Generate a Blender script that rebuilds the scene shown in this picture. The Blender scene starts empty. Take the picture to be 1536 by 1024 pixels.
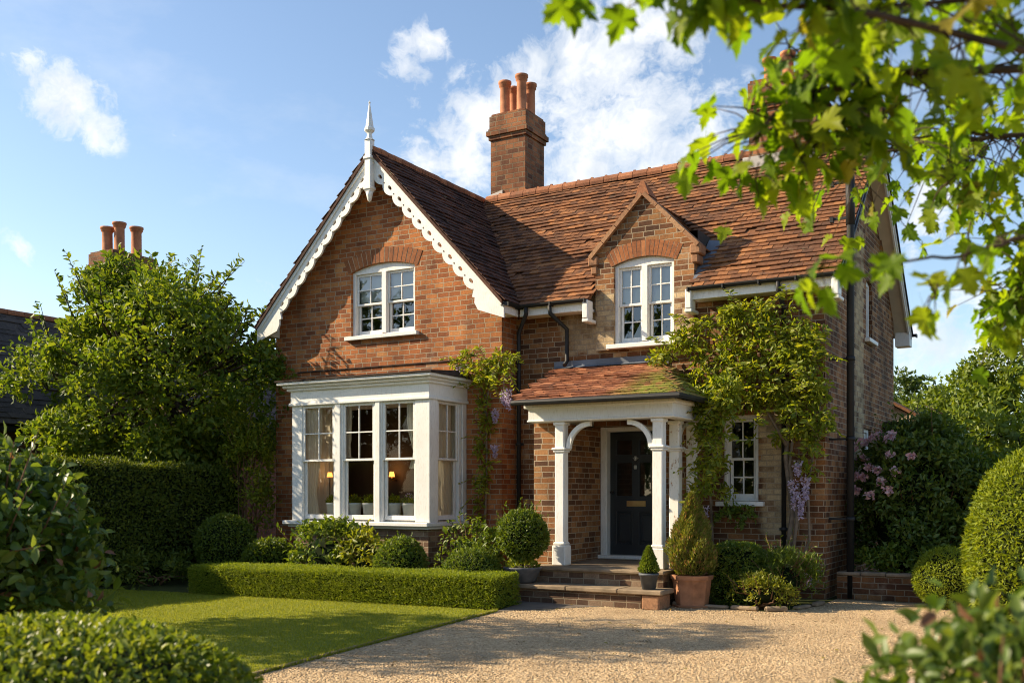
import bpy, math, random
import numpy as np
from mathutils import Vector, Matrix
from mathutils.geometry import tessellate_polygon

R = random.Random(7)
NR = np.random.default_rng(11)
scene = bpy.context.scene
COL = scene.collection
PI = math.pi

# ------------------------------------------------------------------ helpers: objects
BASE = {}

def link(o, parent=None):
    COL.objects.link(o)
    if parent is not None:
        o.parent = parent
    return o

def tag(o, label, cat, group=None, kind=None):
    if label: o['label'] = label
    if cat: o['category'] = cat
    if group: o['group'] = group
    if kind: o['kind'] = kind
    return o

def thing(name, label, cat, loc=(0, 0, 0), group=None):
    o = bpy.data.objects.new(name, None)
    o.empty_display_size = 0.2
    link(o)
    o.location = loc
    BASE[o] = Vector(loc)
    return tag(o, label, cat, group)

def copy_thing(o, loc, rz=0.0, scale=1.0, label=None):
    c = o.copy(); COL.objects.link(c)
    c.location = loc; c.rotation_euler = (0, 0, rz); c.scale = (scale,) * 3
    BASE[c] = Vector(loc)
    if label: c['label'] = label
    for ch in o.children:
        d = ch.copy(); COL.objects.link(d); d.parent = c
        for g in ch.children:
            e = g.copy(); COL.objects.link(e); e.parent = d
    return c

def link_mesh(name, me, mat, parent=None, origin=None):
    """verts of me are in world space; shift to the parent's base"""
    off = None
    if parent is not None:
        off = BASE[parent]
    elif origin is not None:
        off = Vector(origin)
    if off is not None:
        me.transform(Matrix.Translation(-off))
    if mat is not None:
        for m in (mat if isinstance(mat, (list, tuple)) else [mat]):
            me.materials.append(m)
    o = bpy.data.objects.new(name, me)
    link(o, parent)
    if parent is not None:
        BASE[o] = BASE[parent]
    else:
        o.location = off if off is not None else (0, 0, 0)
        BASE[o] = Vector(o.location)
    return o

class MB:
    def __init__(s):
        s.v = []; s.f = []; s.sm = []
    def add(s, vs, fs, smooth=False):
        n = len(s.v)
        s.v.extend([tuple(p) for p in vs])
        for f in fs:
            s.f.append(tuple(i + n for i in f)); s.sm.append(smooth)
        return s
    def box(s, x0, x1, y0, y1, z0, z1, T=None):
        vs = [(x, y, z) for z in (z0, z1) for y in (y0, y1) for x in (x0, x1)]
        if T: vs = [T(*p) for p in vs]
        return s.add(vs, [(0, 2, 3, 1), (4, 5, 7, 6), (0, 1, 5, 4), (2, 6, 7, 3), (0, 4, 6, 2), (1, 3, 7, 5)])
    def bbox(s, x0, x1, y0, y1, z0, z1, b=0.006, T=None):
        """box with chamfered edges"""
        xs, ys, zs = (x0, x1), (y0, y1), (z0, z1)
        b = min(b, (x1 - x0) * .4, (y1 - y0) * .4, (z1 - z0) * .4)
        vs = []; idx = {}
        for i in (0, 1):
            for j in (0, 1):
                for k in (0, 1):
                    sx, sy, sz = (1 - 2 * i) * b, (1 - 2 * j) * b, (1 - 2 * k) * b
                    p = (xs[i], ys[j], zs[k])
                    for a, q in enumerate(((p[0], p[1] + sy, p[2] + sz), (p[0] + sx, p[1], p[2] + sz), (p[0] + sx, p[1] + sy, p[2]))):
                        idx[(i, j, k, a)] = len(vs); vs.append(q)
        fs = []
        for i in (0, 1):
            fs.append([idx[(i, j, k, 0)] for j, k in ((0, 0), (1, 0), (1, 1), (0, 1))])
            fs.append([idx[(j, i, k, 1)] for j, k in ((0, 0), (1, 0), (1, 1), (0, 1))])
            fs.append([idx[(j, k, i, 2)] for j, k in ((0, 0), (1, 0), (1, 1), (0, 1))])
        for i in (0, 1):
            for j in (0, 1):
                fs.append([idx[(i, j, 0, 0)], idx[(i, j, 1, 0)], idx[(i, j, 1, 1)], idx[(i, j, 0, 1)]])
                fs.append([idx[(i, 0, j, 0)], idx[(i, 1, j, 0)], idx[(i, 1, j, 2)], idx[(i, 0, j, 2)]])
                fs.append([idx[(0, i, j, 1)], idx[(1, i, j, 1)], idx[(1, i, j, 2)], idx[(0, i, j, 2)]])
                for k in (0, 1):
                    fs.append([idx[(i, j, k, a)] for a in (0, 1, 2)])
        if T: vs = [T(*p) for p in vs]
        return s.add(vs, fs)
    def quad(s, a, b, c, d):
        return s.add([a, b, c, d], [(0, 1, 2, 3)])
    def plate(s, polys, T, t0, t1):
        """polys: outer + holes in 2D (a,b); T(a, depth, b) -> xyz"""
        pts = [p for poly in polys for p in poly]
        tris = tessellate_polygon([[Vector((p[0], p[1], 0)) for p in poly] for poly in polys])
        n = len(pts)
        vs = [T(p[0], t0, p[1]) for p in pts] + [T(p[0], t1, p[1]) for p in pts]
        fs = []
        for t in tris:
            fs.append(tuple(t)); fs.append(tuple(i + n for i in reversed(t)))
        k = 0
        for poly in polys:
            m = len(poly)
            for i in range(m):
                a, b = k + i, k + (i + 1) % m
                fs.append((a, b, b + n, a + n))
            k += m
        return s.add(vs, fs)
    def tube(s, pts, r, seg=10, cap=True, smooth=True):
        pts = [Vector(p) for p in pts]
        rs = r if isinstance(r, (list, tuple)) else [r] * len(pts)
        n0 = len(s.v); up = None
        for i, p in enumerate(pts):
            d = (pts[min(i + 1, len(pts) - 1)] - pts[max(i - 1, 0)]).normalized()
            if up is None:
                up = d.orthogonal().normalized()
            else:
                up = (up - d * up.dot(d))
                up = up.normalized() if up.length > 1e-6 else d.orthogonal().normalized()
            w = d.cross(up)
            for k in range(seg):
                a = 2 * PI * k / seg
                s.v.append(tuple(p + (up * math.cos(a) + w * math.sin(a)) * rs[i]))
        for i in range(len(pts) - 1):
            for k in range(seg):
                a = n0 + i * seg + k; b = n0 + i * seg + (k + 1) % seg
                s.f.append((a, b, b + seg, a + seg)); s.sm.append(smooth)
        if cap:
            s.f.append(tuple(n0 + k for k in reversed(range(seg)))); s.sm.append(False)
            m = n0 + (len(pts) - 1) * seg
            s.f.append(tuple(m + k for k in range(seg))); s.sm.append(False)
        return s
    def lathe(s, prof, c, seg=24, smooth=True, sq=False):
        """prof: (r, z) list, around c"""
        n0 = len(s.v)
        for (r, z) in prof:
            for k in range(seg):
                a = 2 * PI * (k + (.5 if seg <= 8 else 0)) / seg
                s.v.append((c[0] + r * math.cos(a), c[1] + r * math.sin(a), c[2] + z))
        for i in range(len(prof) - 1):
            for k in range(seg):
                a = n0 + i * seg + k; b = n0 + i * seg + (k + 1) % seg
                s.f.append((a, b, b + seg, a + seg)); s.sm.append(smooth)
        s.f.append(tuple(n0 + k for k in reversed(range(seg)))); s.sm.append(False)
        m = n0 + (len(prof) - 1) * seg
        s.f.append(tuple(m + k for k in range(seg))); s.sm.append(False)
        return s
    def mesh(s, name='mesh'):
        me = bpy.data.meshes.new(name)
        me.from_pydata(s.v, [], s.f)
        me.polygons.foreach_set('use_smooth', s.sm)
        me.update()
        return me
    def build(s, name, mat, parent=None, origin=None, fix=True):
        me = s.mesh(name)
        if fix:
            import bmesh
            bm = bmesh.new(); bm.from_mesh(me)
            bmesh.ops.recalc_face_normals(bm, faces=bm.faces[:])
            bm.to_mesh(me); bm.free()
        return link_mesh(name, me, mat, parent, origin)

# ------------------------------------------------------------------ helpers: materials
def new_mat(name):
    m = bpy.data.materials.new(name); m.use_nodes = True
    nt = m.node_tree; nt.nodes.clear()
    return m, nt, nt.nodes, nt.links

class G:
    """tiny node-graph writer"""
    def __init__(s, nt):
        s.nt = nt; s.n = nt.nodes; s.l = nt.links
    def node(s, typ, **kw):
        n = s.n.new(typ)
        for k, v in kw.items(): setattr(n, k, v)
        return n
    def put(s, sock, val):
        if isinstance(val, bpy.types.NodeSocket): s.l.new(val, sock)
        else: sock.default_value = val
    def math(s, op, a, b=None, c=None, clamp=False):
        n = s.node('ShaderNodeMath', operation=op, use_clamp=clamp)
        s.put(n.inputs[0], a)
        if b is not None: s.put(n.inputs[1], b)
        if c is not None: s.put(n.inputs[2], c)
        return n.outputs[0]
    def vmath(s, op, a, b=None):
        n = s.node('ShaderNodeVectorMath', operation=op)
        s.put(n.inputs[0], a)
        if b is not None:
            s.put(n.inputs[3 if op == 'SCALE' else 1], b)
        return n.outputs['Value'] if op in ('DISTANCE', 'DOT_PRODUCT', 'LENGTH') else n.outputs[0]
    def sep(s, v):
        n = s.node('ShaderNodeSeparateXYZ'); s.put(n.inputs[0], v); return n.outputs
    def comb(s, x, y, z):
        n = s.node('ShaderNodeCombineXYZ')
        for i, q in enumerate((x, y, z)): s.put(n.inputs[i], q)
        return n.outputs[0]
    def noise(s, vec, scale, detail=4, rough=.55, col=False):
        n = s.node('ShaderNodeTexNoise')
        if vec is not None: s.put(n.inputs['Vector'], vec)
        n.inputs['Scale'].default_value = scale; n.inputs['Detail'].default_value = detail
        n.inputs['Roughness'].default_value = rough
        return n.outputs['Color' if col else 'Fac']
    def ramp(s, fac, stops, interp='LINEAR'):
        n = s.node('ShaderNodeValToRGB'); s.put(n.inputs[0], fac)
        cr = n.color_ramp; cr.interpolation = interp
        while len(cr.elements) < len(stops): cr.elements.new(.5)
        for e, (p, c) in zip(cr.elements, stops):
            e.position = p
            e.color = (c, c, c, 1) if isinstance(c, (int, float)) else (*c, 1)
        return n.outputs[0]
    def mix(s, fac, a, b, mode='MIX'):
        n = s.node('ShaderNodeMix', data_type='RGBA', blend_type=mode)
        s.put(n.inputs[0], fac)
        for i, q in ((6, a), (7, b)):
            s.put(n.inputs[i], (*q, 1) if isinstance(q, tuple) and len(q) == 3 else q)
        return n.outputs[2]
    def bump(s, h, strength=.5, dist=.01, normal=None):
        n = s.node('ShaderNodeBump'); s.put(n.inputs['Height'], h)
        n.inputs['Strength'].default_value = strength; n.inputs['Distance'].default_value = dist
        if normal is not None: s.put(n.inputs['Normal'], normal)
        return n.outputs[0]
    def princ(s, col, rough=.6, normal=None, spec=.5, metal=0.0, **kw):
        n = s.node('ShaderNodeBsdfPrincipled')
        s.put(n.inputs['Base Color'], (*col, 1) if isinstance(col, tuple) and len(col) == 3 else col)
        s.put(n.inputs['Roughness'], rough)
        n.inputs['Specular IOR Level'].default_value = spec
        n.inputs['Metallic'].default_value = metal
        for k, v in kw.items(): s.put(n.inputs[k], v)
        if normal is not None: s.put(n.inputs['Normal'], normal)
        return n.outputs[0]
    def out(s, sh):
        n = s.node('ShaderNodeOutputMaterial'); s.l.new(sh, n.inputs[0])
    def pos(s):
        return s.node('ShaderNodeNewGeometry').outputs['Position']
    def island(s):
        return s.node('ShaderNodeNewGeometry').outputs['Random Per Island']

def simple(name, col, rough=.6, var=.15, nscale=6, bump=0.0, bscale=40, spec=.4, metal=0.0):
    m, nt, _, _ = new_mat(name); g = G(nt); p = g.pos()
    a = tuple(c * (1 - var) for c in col); b = tuple(min(1, c * (1 + var)) for c in col)
    c = g.ramp(g.noise(p, nscale, 5), [(.3, a), (.7, b)])
    nrm = g.bump(g.noise(p, bscale, 4), bump, .004) if bump else None
    g.out(g.princ(c, rough, nrm, spec, metal)); return m

def brick_mat(name, stops, mortar=(.47, .37, .255), bw=.245, bh=.087, mort=.0078, buff=None, dirt=.35):
    m, nt, _, _ = new_mat(name); g = G(nt)
    geo = g.node('ShaderNodeNewGeometry'); P = geo.outputs['Position']; N = geo.outputs['True Normal']
    warp = g.vmath('SCALE', g.vmath('SUBTRACT', g.noise(P, 5, 3, col=True), (.5, .5, .5)), .016)
    P2 = g.vmath('ADD', P, warp)
    x, y, z = g.sep(P2)[:3]
    nx = g.math('ABSOLUTE', g.sep(N)[0])
    side = g.math('GREATER_THAN', nx, .6)
    nz = g.math('GREATER_THAN', g.math('ABSOLUTE', g.sep(N)[2]), .75)
    a = g.math('ADD', g.math('MULTIPLY', x, g.math('SUBTRACT', 1.0, side)), g.math('MULTIPLY', g.math('ADD', y, .11), side))
    zz = g.math('ADD', g.math('MULTIPLY', z, g.math('SUBTRACT', 1.0, nz)), g.math('MULTIPLY', y, nz))
    b = g.node('ShaderNodeTexBrick', offset=.5, squash=.78, squash_frequency=3)
    g.put(b.inputs['Vector'], g.comb(a, zz, 0.0))
    b.inputs['Color1'].default_value = (0, 0, 0, 1); b.inputs['Color2'].default_value = (1, 1, 1, 1)
    b.inputs['Mortar'].default_value = (0.5, .5, .5, 1)
    b.inputs['Scale'].default_value = 1; b.inputs['Mortar Size'].default_value = mort
    b.inputs['Mortar Smooth'].default_value = .25; b.inputs['Bias'].default_value = 0
    b.inputs['Brick Width'].default_value = bw; b.inputs['Row Height'].default_value = bh
    tint = b.outputs['Color']; fac = b.outputs['Fac']
    big = g.noise(P, .9, 4, .6)
    t2 = g.math('ADD', g.math('MULTIPLY', tint, .75), g.math('MULTIPLY', big, .35), clamp=True)
    col = g.ramp(t2, stops)
    if buff:
        col = g.mix(buff(g, P, tint), col, g.ramp(tint, [(.0, (.33, .235, .13)), (1, (.50, .38, .22))]))
    fine = g.noise(P, 38, 5, .65)
    col = g.mix(.55, col, g.ramp(fine, [(.25, .25), (.75, .85)]), 'OVERLAY')
    mcol = g.mix(g.noise(P, 3, 4), tuple(q * .62 for q in mortar), mortar)
    col = g.mix(fac, col, mcol)
    st = g.ramp(g.noise(g.vmath('MULTIPLY', P, (1, 1, .35)), 1.6, 6, .65), [(.42, 1.0), (.66, 1 - dirt)])
    col = g.mix(1.0, col, st, 'MULTIPLY')
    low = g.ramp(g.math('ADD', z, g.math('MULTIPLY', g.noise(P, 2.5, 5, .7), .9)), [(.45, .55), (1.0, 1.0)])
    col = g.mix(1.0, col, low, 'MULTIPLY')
    eff = g.ramp(g.noise(g.vmath('ADD', P, (7, 3, 1)), 1.1, 6, .68), [(.60, 0.0), (.74, .32)])
    col = g.mix(eff, col, (.46, .38, .28))
    h = g.math('ADD', g.math('MULTIPLY', g.math('SUBTRACT', 1.0, fac), 1.0), g.math('MULTIPLY', fine, .5))
    h = g.math('ADD', h, g.math('MULTIPLY', tint, .25))
    g.out(g.princ(col, .88, g.bump(h, .85, .012), .25)); return m

def leaf_mat(name, c0, c1, c2, trans=.35, rough=.45, spec=.35, tcol=None, alt=None):
    m, nt, _, _ = new_mat(name); g = G(nt)
    geo = g.node('ShaderNodeNewGeometry')
    r = geo.outputs['Random Per Island']
    big = g.noise(geo.outputs['Position'], 1.3, 3)
    f = g.math('ADD', g.math('MULTIPLY', r, .7), g.math('MULTIPLY', big, .35), clamp=True)
    stops = [(.1, c0), (.5, c1), (.92, c2)]
    col = g.ramp(f, stops)
    if alt:
        col = g.mix(g.math('GREATER_THAN', g.math('FRACT', g.math('MULTIPLY', r, 37.7)), alt[1]), col, alt[0])
    p = g.princ(col, rough, None, spec)
    t = g.node('ShaderNodeBsdfTranslucent')
    g.put(t.inputs[0], g.mix(1.0, col, tcol or (1.9, 1.75, .55), 'MULTIPLY'))
    mx = g.node('ShaderNodeMixShader'); mx.inputs[0].default_value = trans
    g.l.new(p, mx.inputs[1]); g.l.new(t.outputs[0], mx.inputs[2])
    g.out(mx.outputs[0]); return m

def tile_mat(name, stops, moss=None, rough=.85):
    m, nt, _, _ = new_mat(name); g = G(nt)
    geo = g.node('ShaderNodeNewGeometry'); P = geo.outputs['Position']; r = geo.outputs['Random Per Island']
    big = g.noise(P, .55, 4, .6)
    f = g.math('ADD', g.math('MULTIPLY', g.math('POWER', r, 1.3), .48), g.math('MULTIPLY', g.math('SUBTRACT', big, .10), .72), clamp=True)
    col = g.ramp(f, stops)
    fine = g.noise(P, 30, 5, .65)
    col = g.mix(.6, col, g.ramp(fine, [(.25, .2), (.75, .8)]), 'OVERLAY')
    lich = g.ramp(g.noise(P, 9, 5, .7), [(.60, 0.0), (.70, .55)])
    col = g.mix(lich, col, (.27, .22, .14))
    blk = g.ramp(g.noise(P, 4.2, 5, .7), [(.56, 0.0), (.68, .6)])
    col = g.mix(blk, col, (.045, .033, .028))
    if moss:
        col = g.mix(moss(g, P), col, g.ramp(fine, [(.3, (.10, .13, .02)), (.7, (.30, .30, .05))]))
    g.out(g.princ(col, rough, g.bump(fine, .5, .006), .2)); return m

M = {}
RED = [(.0, (.08, .030, .018)), (.18, (.20, .064, .025)), (.55, (.35, .116, .038)), (.85, (.42, .155, .050)), (1, (.47, .225, .085))]
DRED = [(.0, (.048, .027, .018)), (.35, (.135, .056, .025)), (.7, (.25, .105, .038)), (1, (.38, .20, .085))]
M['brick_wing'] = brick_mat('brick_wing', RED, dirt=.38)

def buff_main(g, P, tint):
    x, y, z = g.sep(P)[:3]
    def band(v, lo, hi, soft=.15):
        a = g.ramp(g.math('SUBTRACT', v, lo - .5), [(.5 - soft, 0.0), (.5 + soft, 1.0)])
        b = g.ramp(g.math('SUBTRACT', v, hi - .5), [(.5 - soft, 1.0), (.5 + soft, 0.0)])
        return g.math('MULTIPLY', a, b)
    A = g.math('MULTIPLY', band(x, -8.0, -5.5), band(z, 3.85, 5.0))
    B = g.math('MULTIPLY', band(x, -4.6, -3.95), band(z, .9, 2.9))
    C = g.math('MULTIPLY', band(y, 17.4, 18.3), band(z, 1.5, 6.2))
    s = g.math('MAXIMUM', g.math('MAXIMUM', A, B), C)
    n = g.noise(P, 2.0, 5, .7)
    k = g.math('ADD', g.math('MULTIPLY', s, .37), g.math('ADD', g.math('MULTIPLY', n, .6), g.math('MULTIPLY', tint, .14)))
    return g.ramp(k, [(.60, 0.0), (.74, .92)])
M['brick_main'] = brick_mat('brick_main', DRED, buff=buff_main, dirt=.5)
M['brick_chim'] = brick_mat('brick_chimney', [(.0, (.07, .032, .022)), (.4, (.19, .072, .034)), (1, (.35, .145, .062))], mortar=(.27, .19, .12), bw=.27, bh=.105, mort=.011, dirt=.5)
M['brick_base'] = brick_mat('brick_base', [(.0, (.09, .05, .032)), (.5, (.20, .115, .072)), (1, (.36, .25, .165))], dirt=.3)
M['brick_far'] = brick_mat('brick_far', [(.0, (.07, .035, .03)), (1, (.22, .10, .06))], mortar=(.2, .15, .12), dirt=.3)
M['voussoir'] = tile_mat('voussoir', [(.1, (.16, .060, .028)), (.5, (.28, .102, .040)), (.9, (.40, .165, .068))])
M['mortar'] = simple('mortar', (.40, .31, .21), .95, .3, 9, .4)
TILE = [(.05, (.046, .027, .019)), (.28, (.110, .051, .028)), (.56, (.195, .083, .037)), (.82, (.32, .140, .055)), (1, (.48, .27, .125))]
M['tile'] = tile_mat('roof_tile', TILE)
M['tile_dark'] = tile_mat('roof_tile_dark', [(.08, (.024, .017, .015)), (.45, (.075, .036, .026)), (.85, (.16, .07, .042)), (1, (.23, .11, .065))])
M['tile_porch'] = tile_mat('roof_tile_porch', [(.05, (.07, .035, .026)), (.4, (.22, .085, .045)), (.7, (.37, .155, .075)), (1, (.48, .27, .14))],
    moss=lambda g, P: g.math('MULTIPLY', g.ramp(g.math('ADD', g.sep(P)[0], 6.6), [(.35, 0.0), (.95, 1.0)]), g.ramp(g.noise(P, 5, 5, .7), [(.36, 0.0), (.55, .95)])))
M['slate'] = tile_mat('slate_roof', [(.1, (.038, .031, .028)), (.5, (.072, .058, .050)), (.95, (.125, .098, .08))])
M['ridge'] = tile_mat('ridge_tile', [(.1, (.15, .065, .038)), (.5, (.30, .122, .060)), (.95, (.44, .20, .10))])
M['coping'] = tile_mat('coping_stone', [(.1, (.20, .10, .055)), (.6, (.31, .165, .09)), (1, (.40, .24, .13))])
M['terra'] = simple('terracotta', (.40, .165, .085), .8, .3, 5, .3, 60, .2)
M['pot_terra'] = simple('terracotta_planter', (.36, .175, .095), .85, .4, 4, .4, 50, .2)

def white_paint():
    m, nt, _, _ = new_mat('white_paint'); g = G(nt); P = g.pos()
    n = g.noise(P, 2.2, 5, .65); f = g.noise(g.vmath('MULTIPLY', P, (6, 6, 1.2)), 9, 4)
    c = g.ramp(n, [(.35, (.76, .755, .74)), (.7, (.68, .67, .645))])
    c = g.mix(g.ramp(f, [(.52, 0.0), (.74, .45)]), c, (.45, .41, .33))
    g.out(g.princ(c, .45, g.bump(f, .06, .003), .4)); return m
M['white'] = white_paint()

def peel_paint():
    m, nt, _, _ = new_mat('peeling_white_paint'); g = G(nt); P = g.pos()
    f = g.noise(g.vmath('MULTIPLY', P, (2, 2, .9)), 7, 6, .7)
    c = g.ramp(f, [(.50, (.78, .75, .69)), (.60, (.70, .66, .58)), (.63, (.38, .22, .13)), (.8, (.30, .16, .09))])
    g.out(g.princ(c, .6, g.bump(f, .4, .004), .3)); return m
M['peel'] = peel_paint()
M['soffit'] = simple('soffit_paint', (.62, .57, .48), .6, .12, 2)
M['black'] = simple('black_iron', (.012, .012, .013), .62, .3, 8, .1)
M['lead'] = simple('lead_flashing', (.12, .135, .165), .5, .25, 3, .3, 25)
M['lead_light'] = simple('mortar_flashing', (.44, .41, .38), .75, .25, 4, .4, 25)
M['felt'] = simple('flat_roof_felt', (.050, .036, .030), .9, .5, 5, .5, 20, .1)
M['stone'] = simple('step_stone', (.235, .175, .115), .85, .4, 4, .6, 35, .25)
M['slab'] = simple('path_slab', (.15, .125, .10), .85, .3, 2.5, .5, 30, .25)
M['door'] = simple('door_paint', (.020, .025, .030), .32, .12, 3, .05, 60, .5)
M['brass'] = simple('brass', (.62, .44, .20), .3, .15, 6, 0, 40, .5, 1.0)
M['chrome'] = simple('steel', (.55, .53, .5), .3, .1, 6, 0, 40, .5, 1.0)
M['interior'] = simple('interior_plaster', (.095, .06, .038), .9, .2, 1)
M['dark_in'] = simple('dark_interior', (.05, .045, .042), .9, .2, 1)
def cloth():
    m, nt, _, _ = new_mat('curtain_cloth'); g = G(nt)
    d = g.princ((.86, .78, .64), .9); t = g.node('ShaderNodeBsdfTranslucent'); t.inputs[0].default_value = (.86, .78, .62, 1)
    mx = g.node('ShaderNodeMixShader'); mx.inputs[0].default_value = .4; g.l.new(d, mx.inputs[1]); g.l.new(t.outputs[0], mx.inputs[2]); g.out(mx.outputs[0]); return m
M['curtain'] = cloth()
M['blind'] = simple('blind_cloth', (.86, .86, .84), .9, .05, 2)
M['pot_white'] = simple('white_pot', (.80, .79, .76), .5, .08, 5)
M['pot_grey'] = simple('grey_pot', (.085, .095, .11), .6, .25, 8, .2)
M['pot_bowl'] = simple('lead_bowl', (.10, .10, .105), .65, .3, 8, .3)
M['soil'] = simple('soil', (.05, .034, .022), .95, .5, 8, 1.0, 18, .1)
M['bark'] = simple('bark', (.062, .046, .034), .92, .4, 7, .8, 30, .15)
M['twig'] = simple('twig', (.16, .085, .045), .8, .3, 9, .4, 40, .2)
M['vine'] = simple('vine_stem', (.17, .13, .095), .9, .35, 9, .6, 40, .15)
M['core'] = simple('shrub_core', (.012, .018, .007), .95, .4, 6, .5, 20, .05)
M['fence'] = simple('fence_wood', (.06, .045, .034), .85, .35, 6, .4)
M['copper'] = simple('plant_bracket', (.03, .05, .035), .6, .2, 8)

def glass_mat(name='window_glass', ior=1.75, k=1.5, tint=(.93, .95, .94)):
    m, nt, _, _ = new_mat(name); g = G(nt); P = g.pos()
    nrm = g.bump(g.noise(P, 1.8, 2), .06, .02)
    gl = g.node('ShaderNodeBsdfGlossy'); gl.inputs['Roughness'].default_value = .015
    gl.inputs['Color'].default_value = (.95, .97, 1, 1); g.l.new(nrm, gl.inputs['Normal'])
    tr = g.node('ShaderNodeBsdfTransparent'); tr.inputs[0].default_value = (*tint, 1)
    fr = g.node('ShaderNodeFresnel'); fr.inputs['IOR'].default_value = ior; g.l.new(nrm, fr.inputs['Normal'])
    mx = g.node('ShaderNodeMixShader'); g.l.new(g.math('MULTIPLY', fr.outputs[0], k, clamp=True), mx.inputs[0])
    g.l.new(tr.outputs[0], mx.inputs[1]); g.l.new(gl.outputs[0], mx.inputs[2]); g.out(mx.outputs[0]); return m
M['glass'] = glass_mat(); M['glass_bay'] = glass_mat('bay_glass', 1.42, .8, (.97, .98, .96))

def emit(name, col, st):
    m, nt, _, _ = new_mat(name); g = G(nt); e = g.node('ShaderNodeEmission')
    e.inputs[0].default_value = (*col, 1); e.inputs[1].default_value = st; g.out(e.outputs[0]); return m
M['lamp'] = emit('lamp_glow', (1, .36, .07), 1.5)

# leaf kinds
M['lf_box'] = leaf_mat('leaf_box', (.044, .078, .009), (.090, .135, .013), (.165, .205, .025), .32, .45, .3)
M['lf_hedge'] = leaf_mat('leaf_low_hedge', (.10, .145, .010), (.175, .225, .016), (.26, .295, .028), .36, .55, .25)
M['lf_dark'] = leaf_mat('leaf_dark_hedge', (.044, .070, .010), (.088, .122, .016), (.165, .19, .028), .34, .5, .25)
M['lf_tree'] = leaf_mat('leaf_tree', (.046, .088, .010), (.102, .155, .016), (.195, .230, .028), .42, .5, .28)
M['lf_shrub'] = leaf_mat('leaf_shrub', (.048, .085, .012), (.095, .148, .018), (.175, .215, .032), .36, .45, .3)
M['lf_magn'] = leaf_mat('leaf_magnolia', (.036, .074, .014), (.076, .128, .020), (.150, .195, .036), .34, .4, .4, alt=((.16, .08, .045), .975))
M['lf_wist'] = leaf_mat('leaf_wisteria', (.085, .130, .011), (.180, .225, .017), (.310, .310, .030), .44, .5)
M['lf_yel'] = leaf_mat('leaf_golden', (0.105, 0.135, 0.012), (0.19, 0.215, 0.018), (0.29, 0.28, 0.034), 0.4, .5)
M['lf_conifer'] = leaf_mat('leaf_conifer', (.085, .115, .012), (.155, .175, .026), (.25, .235, .06), .32, .6, alt=((.24, .135, .06), .84))
M['lf_cone2'] = leaf_mat('leaf_small_cone', (0.075, 0.125, 0.012), (0.125, 0.18, 0.016), (0.175, 0.215, 0.028), 0.3, .6)
M['lf_maple'] = leaf_mat('leaf_maple', (.066, .128, .007), (.130, .205, .009), (.245, .285, .014), .58, .5, .22, tcol=(1.85, 1.9, .5), alt=((.22, .19, .03), .97))
M['lf_rhodo'] = leaf_mat('leaf_rhododendron', (.038, .074, .013), (.078, .125, .020), (.14, .18, .034), .35, .42)
M['lf_back'] = leaf_mat('leaf_far_tree', (0.075, 0.12, 0.012), (0.125, 0.175, 0.018), (0.19, 0.23, 0.028), 0.38, .5)
M['lf_back2'] = leaf_mat('leaf_far_tree_dark', (0.04, 0.072, 0.014), (0.07, 0.108, 0.018), (0.11, 0.145, 0.026), 0.33, .5)
M['lf_near'] = leaf_mat('leaf_near_bush', (.060, .100, .011), (.125, .170, .017), (.235, .265, .034), .38, .4, .35)
M['petal_pink'] = leaf_mat('petal_pink', (.58, .34, .40), (.72, .48, .52), (.82, .66, .64), .3, .6, tcol=(1.1, .95, .95))
M['petal_lilac'] = leaf_mat('petal_lilac', (.40, .32, .46), (.55, .47, .60), (.70, .63, .72), .35, .6, tcol=(1.1, 1, 1.1))
# ------------------------------------------------------------------ foliage
def unit(a):
    return a / np.maximum(np.linalg.norm(a, axis=-1, keepdims=True), 1e-9)

def rdir(n):
    return unit(NR.normal(size=(n, 3)))

# leaf templates: (t along, w across, h off the plane)
DIAMOND = (np.array([(0, 0, 0), (.45, .5, .12), (1, 0, 0), (.45, -.5, .12)]), [(0, 1, 2), (0, 2, 3)])
OVAL = (np.array([(0, 0, 0), (.28, .42, .10), (.62, .46, .10), (1, 0, -.12), (.62, -.46, .10), (.28, -.42, .10), (.5, 0, 0)]),
        [(0, 1, 6), (1, 2, 6), (2, 3, 6), (3, 4, 6), (4, 5, 6), (5, 0, 6)])
def _maple():
    half = [(0, .0), (-.05, .22), (.10, .42), (.12, .30), (.30, .62), (.34, .50), (.52, .56), (.48, .40), (.44, .22), (.62, .33), (.66, .22), (.80, .22), (.78, .12), (1.0, 0)]
    pts = [(t, w, .22 * abs(w) - .6 * max(t - .35, 0) ** 2 + .06 * math.sin(9 * t)) for t, w in half]
    pts += [(t, -w, .30 * abs(w) - .6 * max(t - .35, 0) ** 2 - .05 * math.sin(8 * t)) for t, w in reversed(half[1:-1])]
    n = len(pts); pts.append((.34, 0, 0))
    f = [(i, (i + 1) % n, n) for i in range(n)]
    k = len(pts); pts += [(0, .012, 0), (0, -.012, 0), (-.55, 0, .18)]
    f.append((k, k + 1, k + 2))
    return (np.array(pts), f)
MAPLE = _maple()

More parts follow.
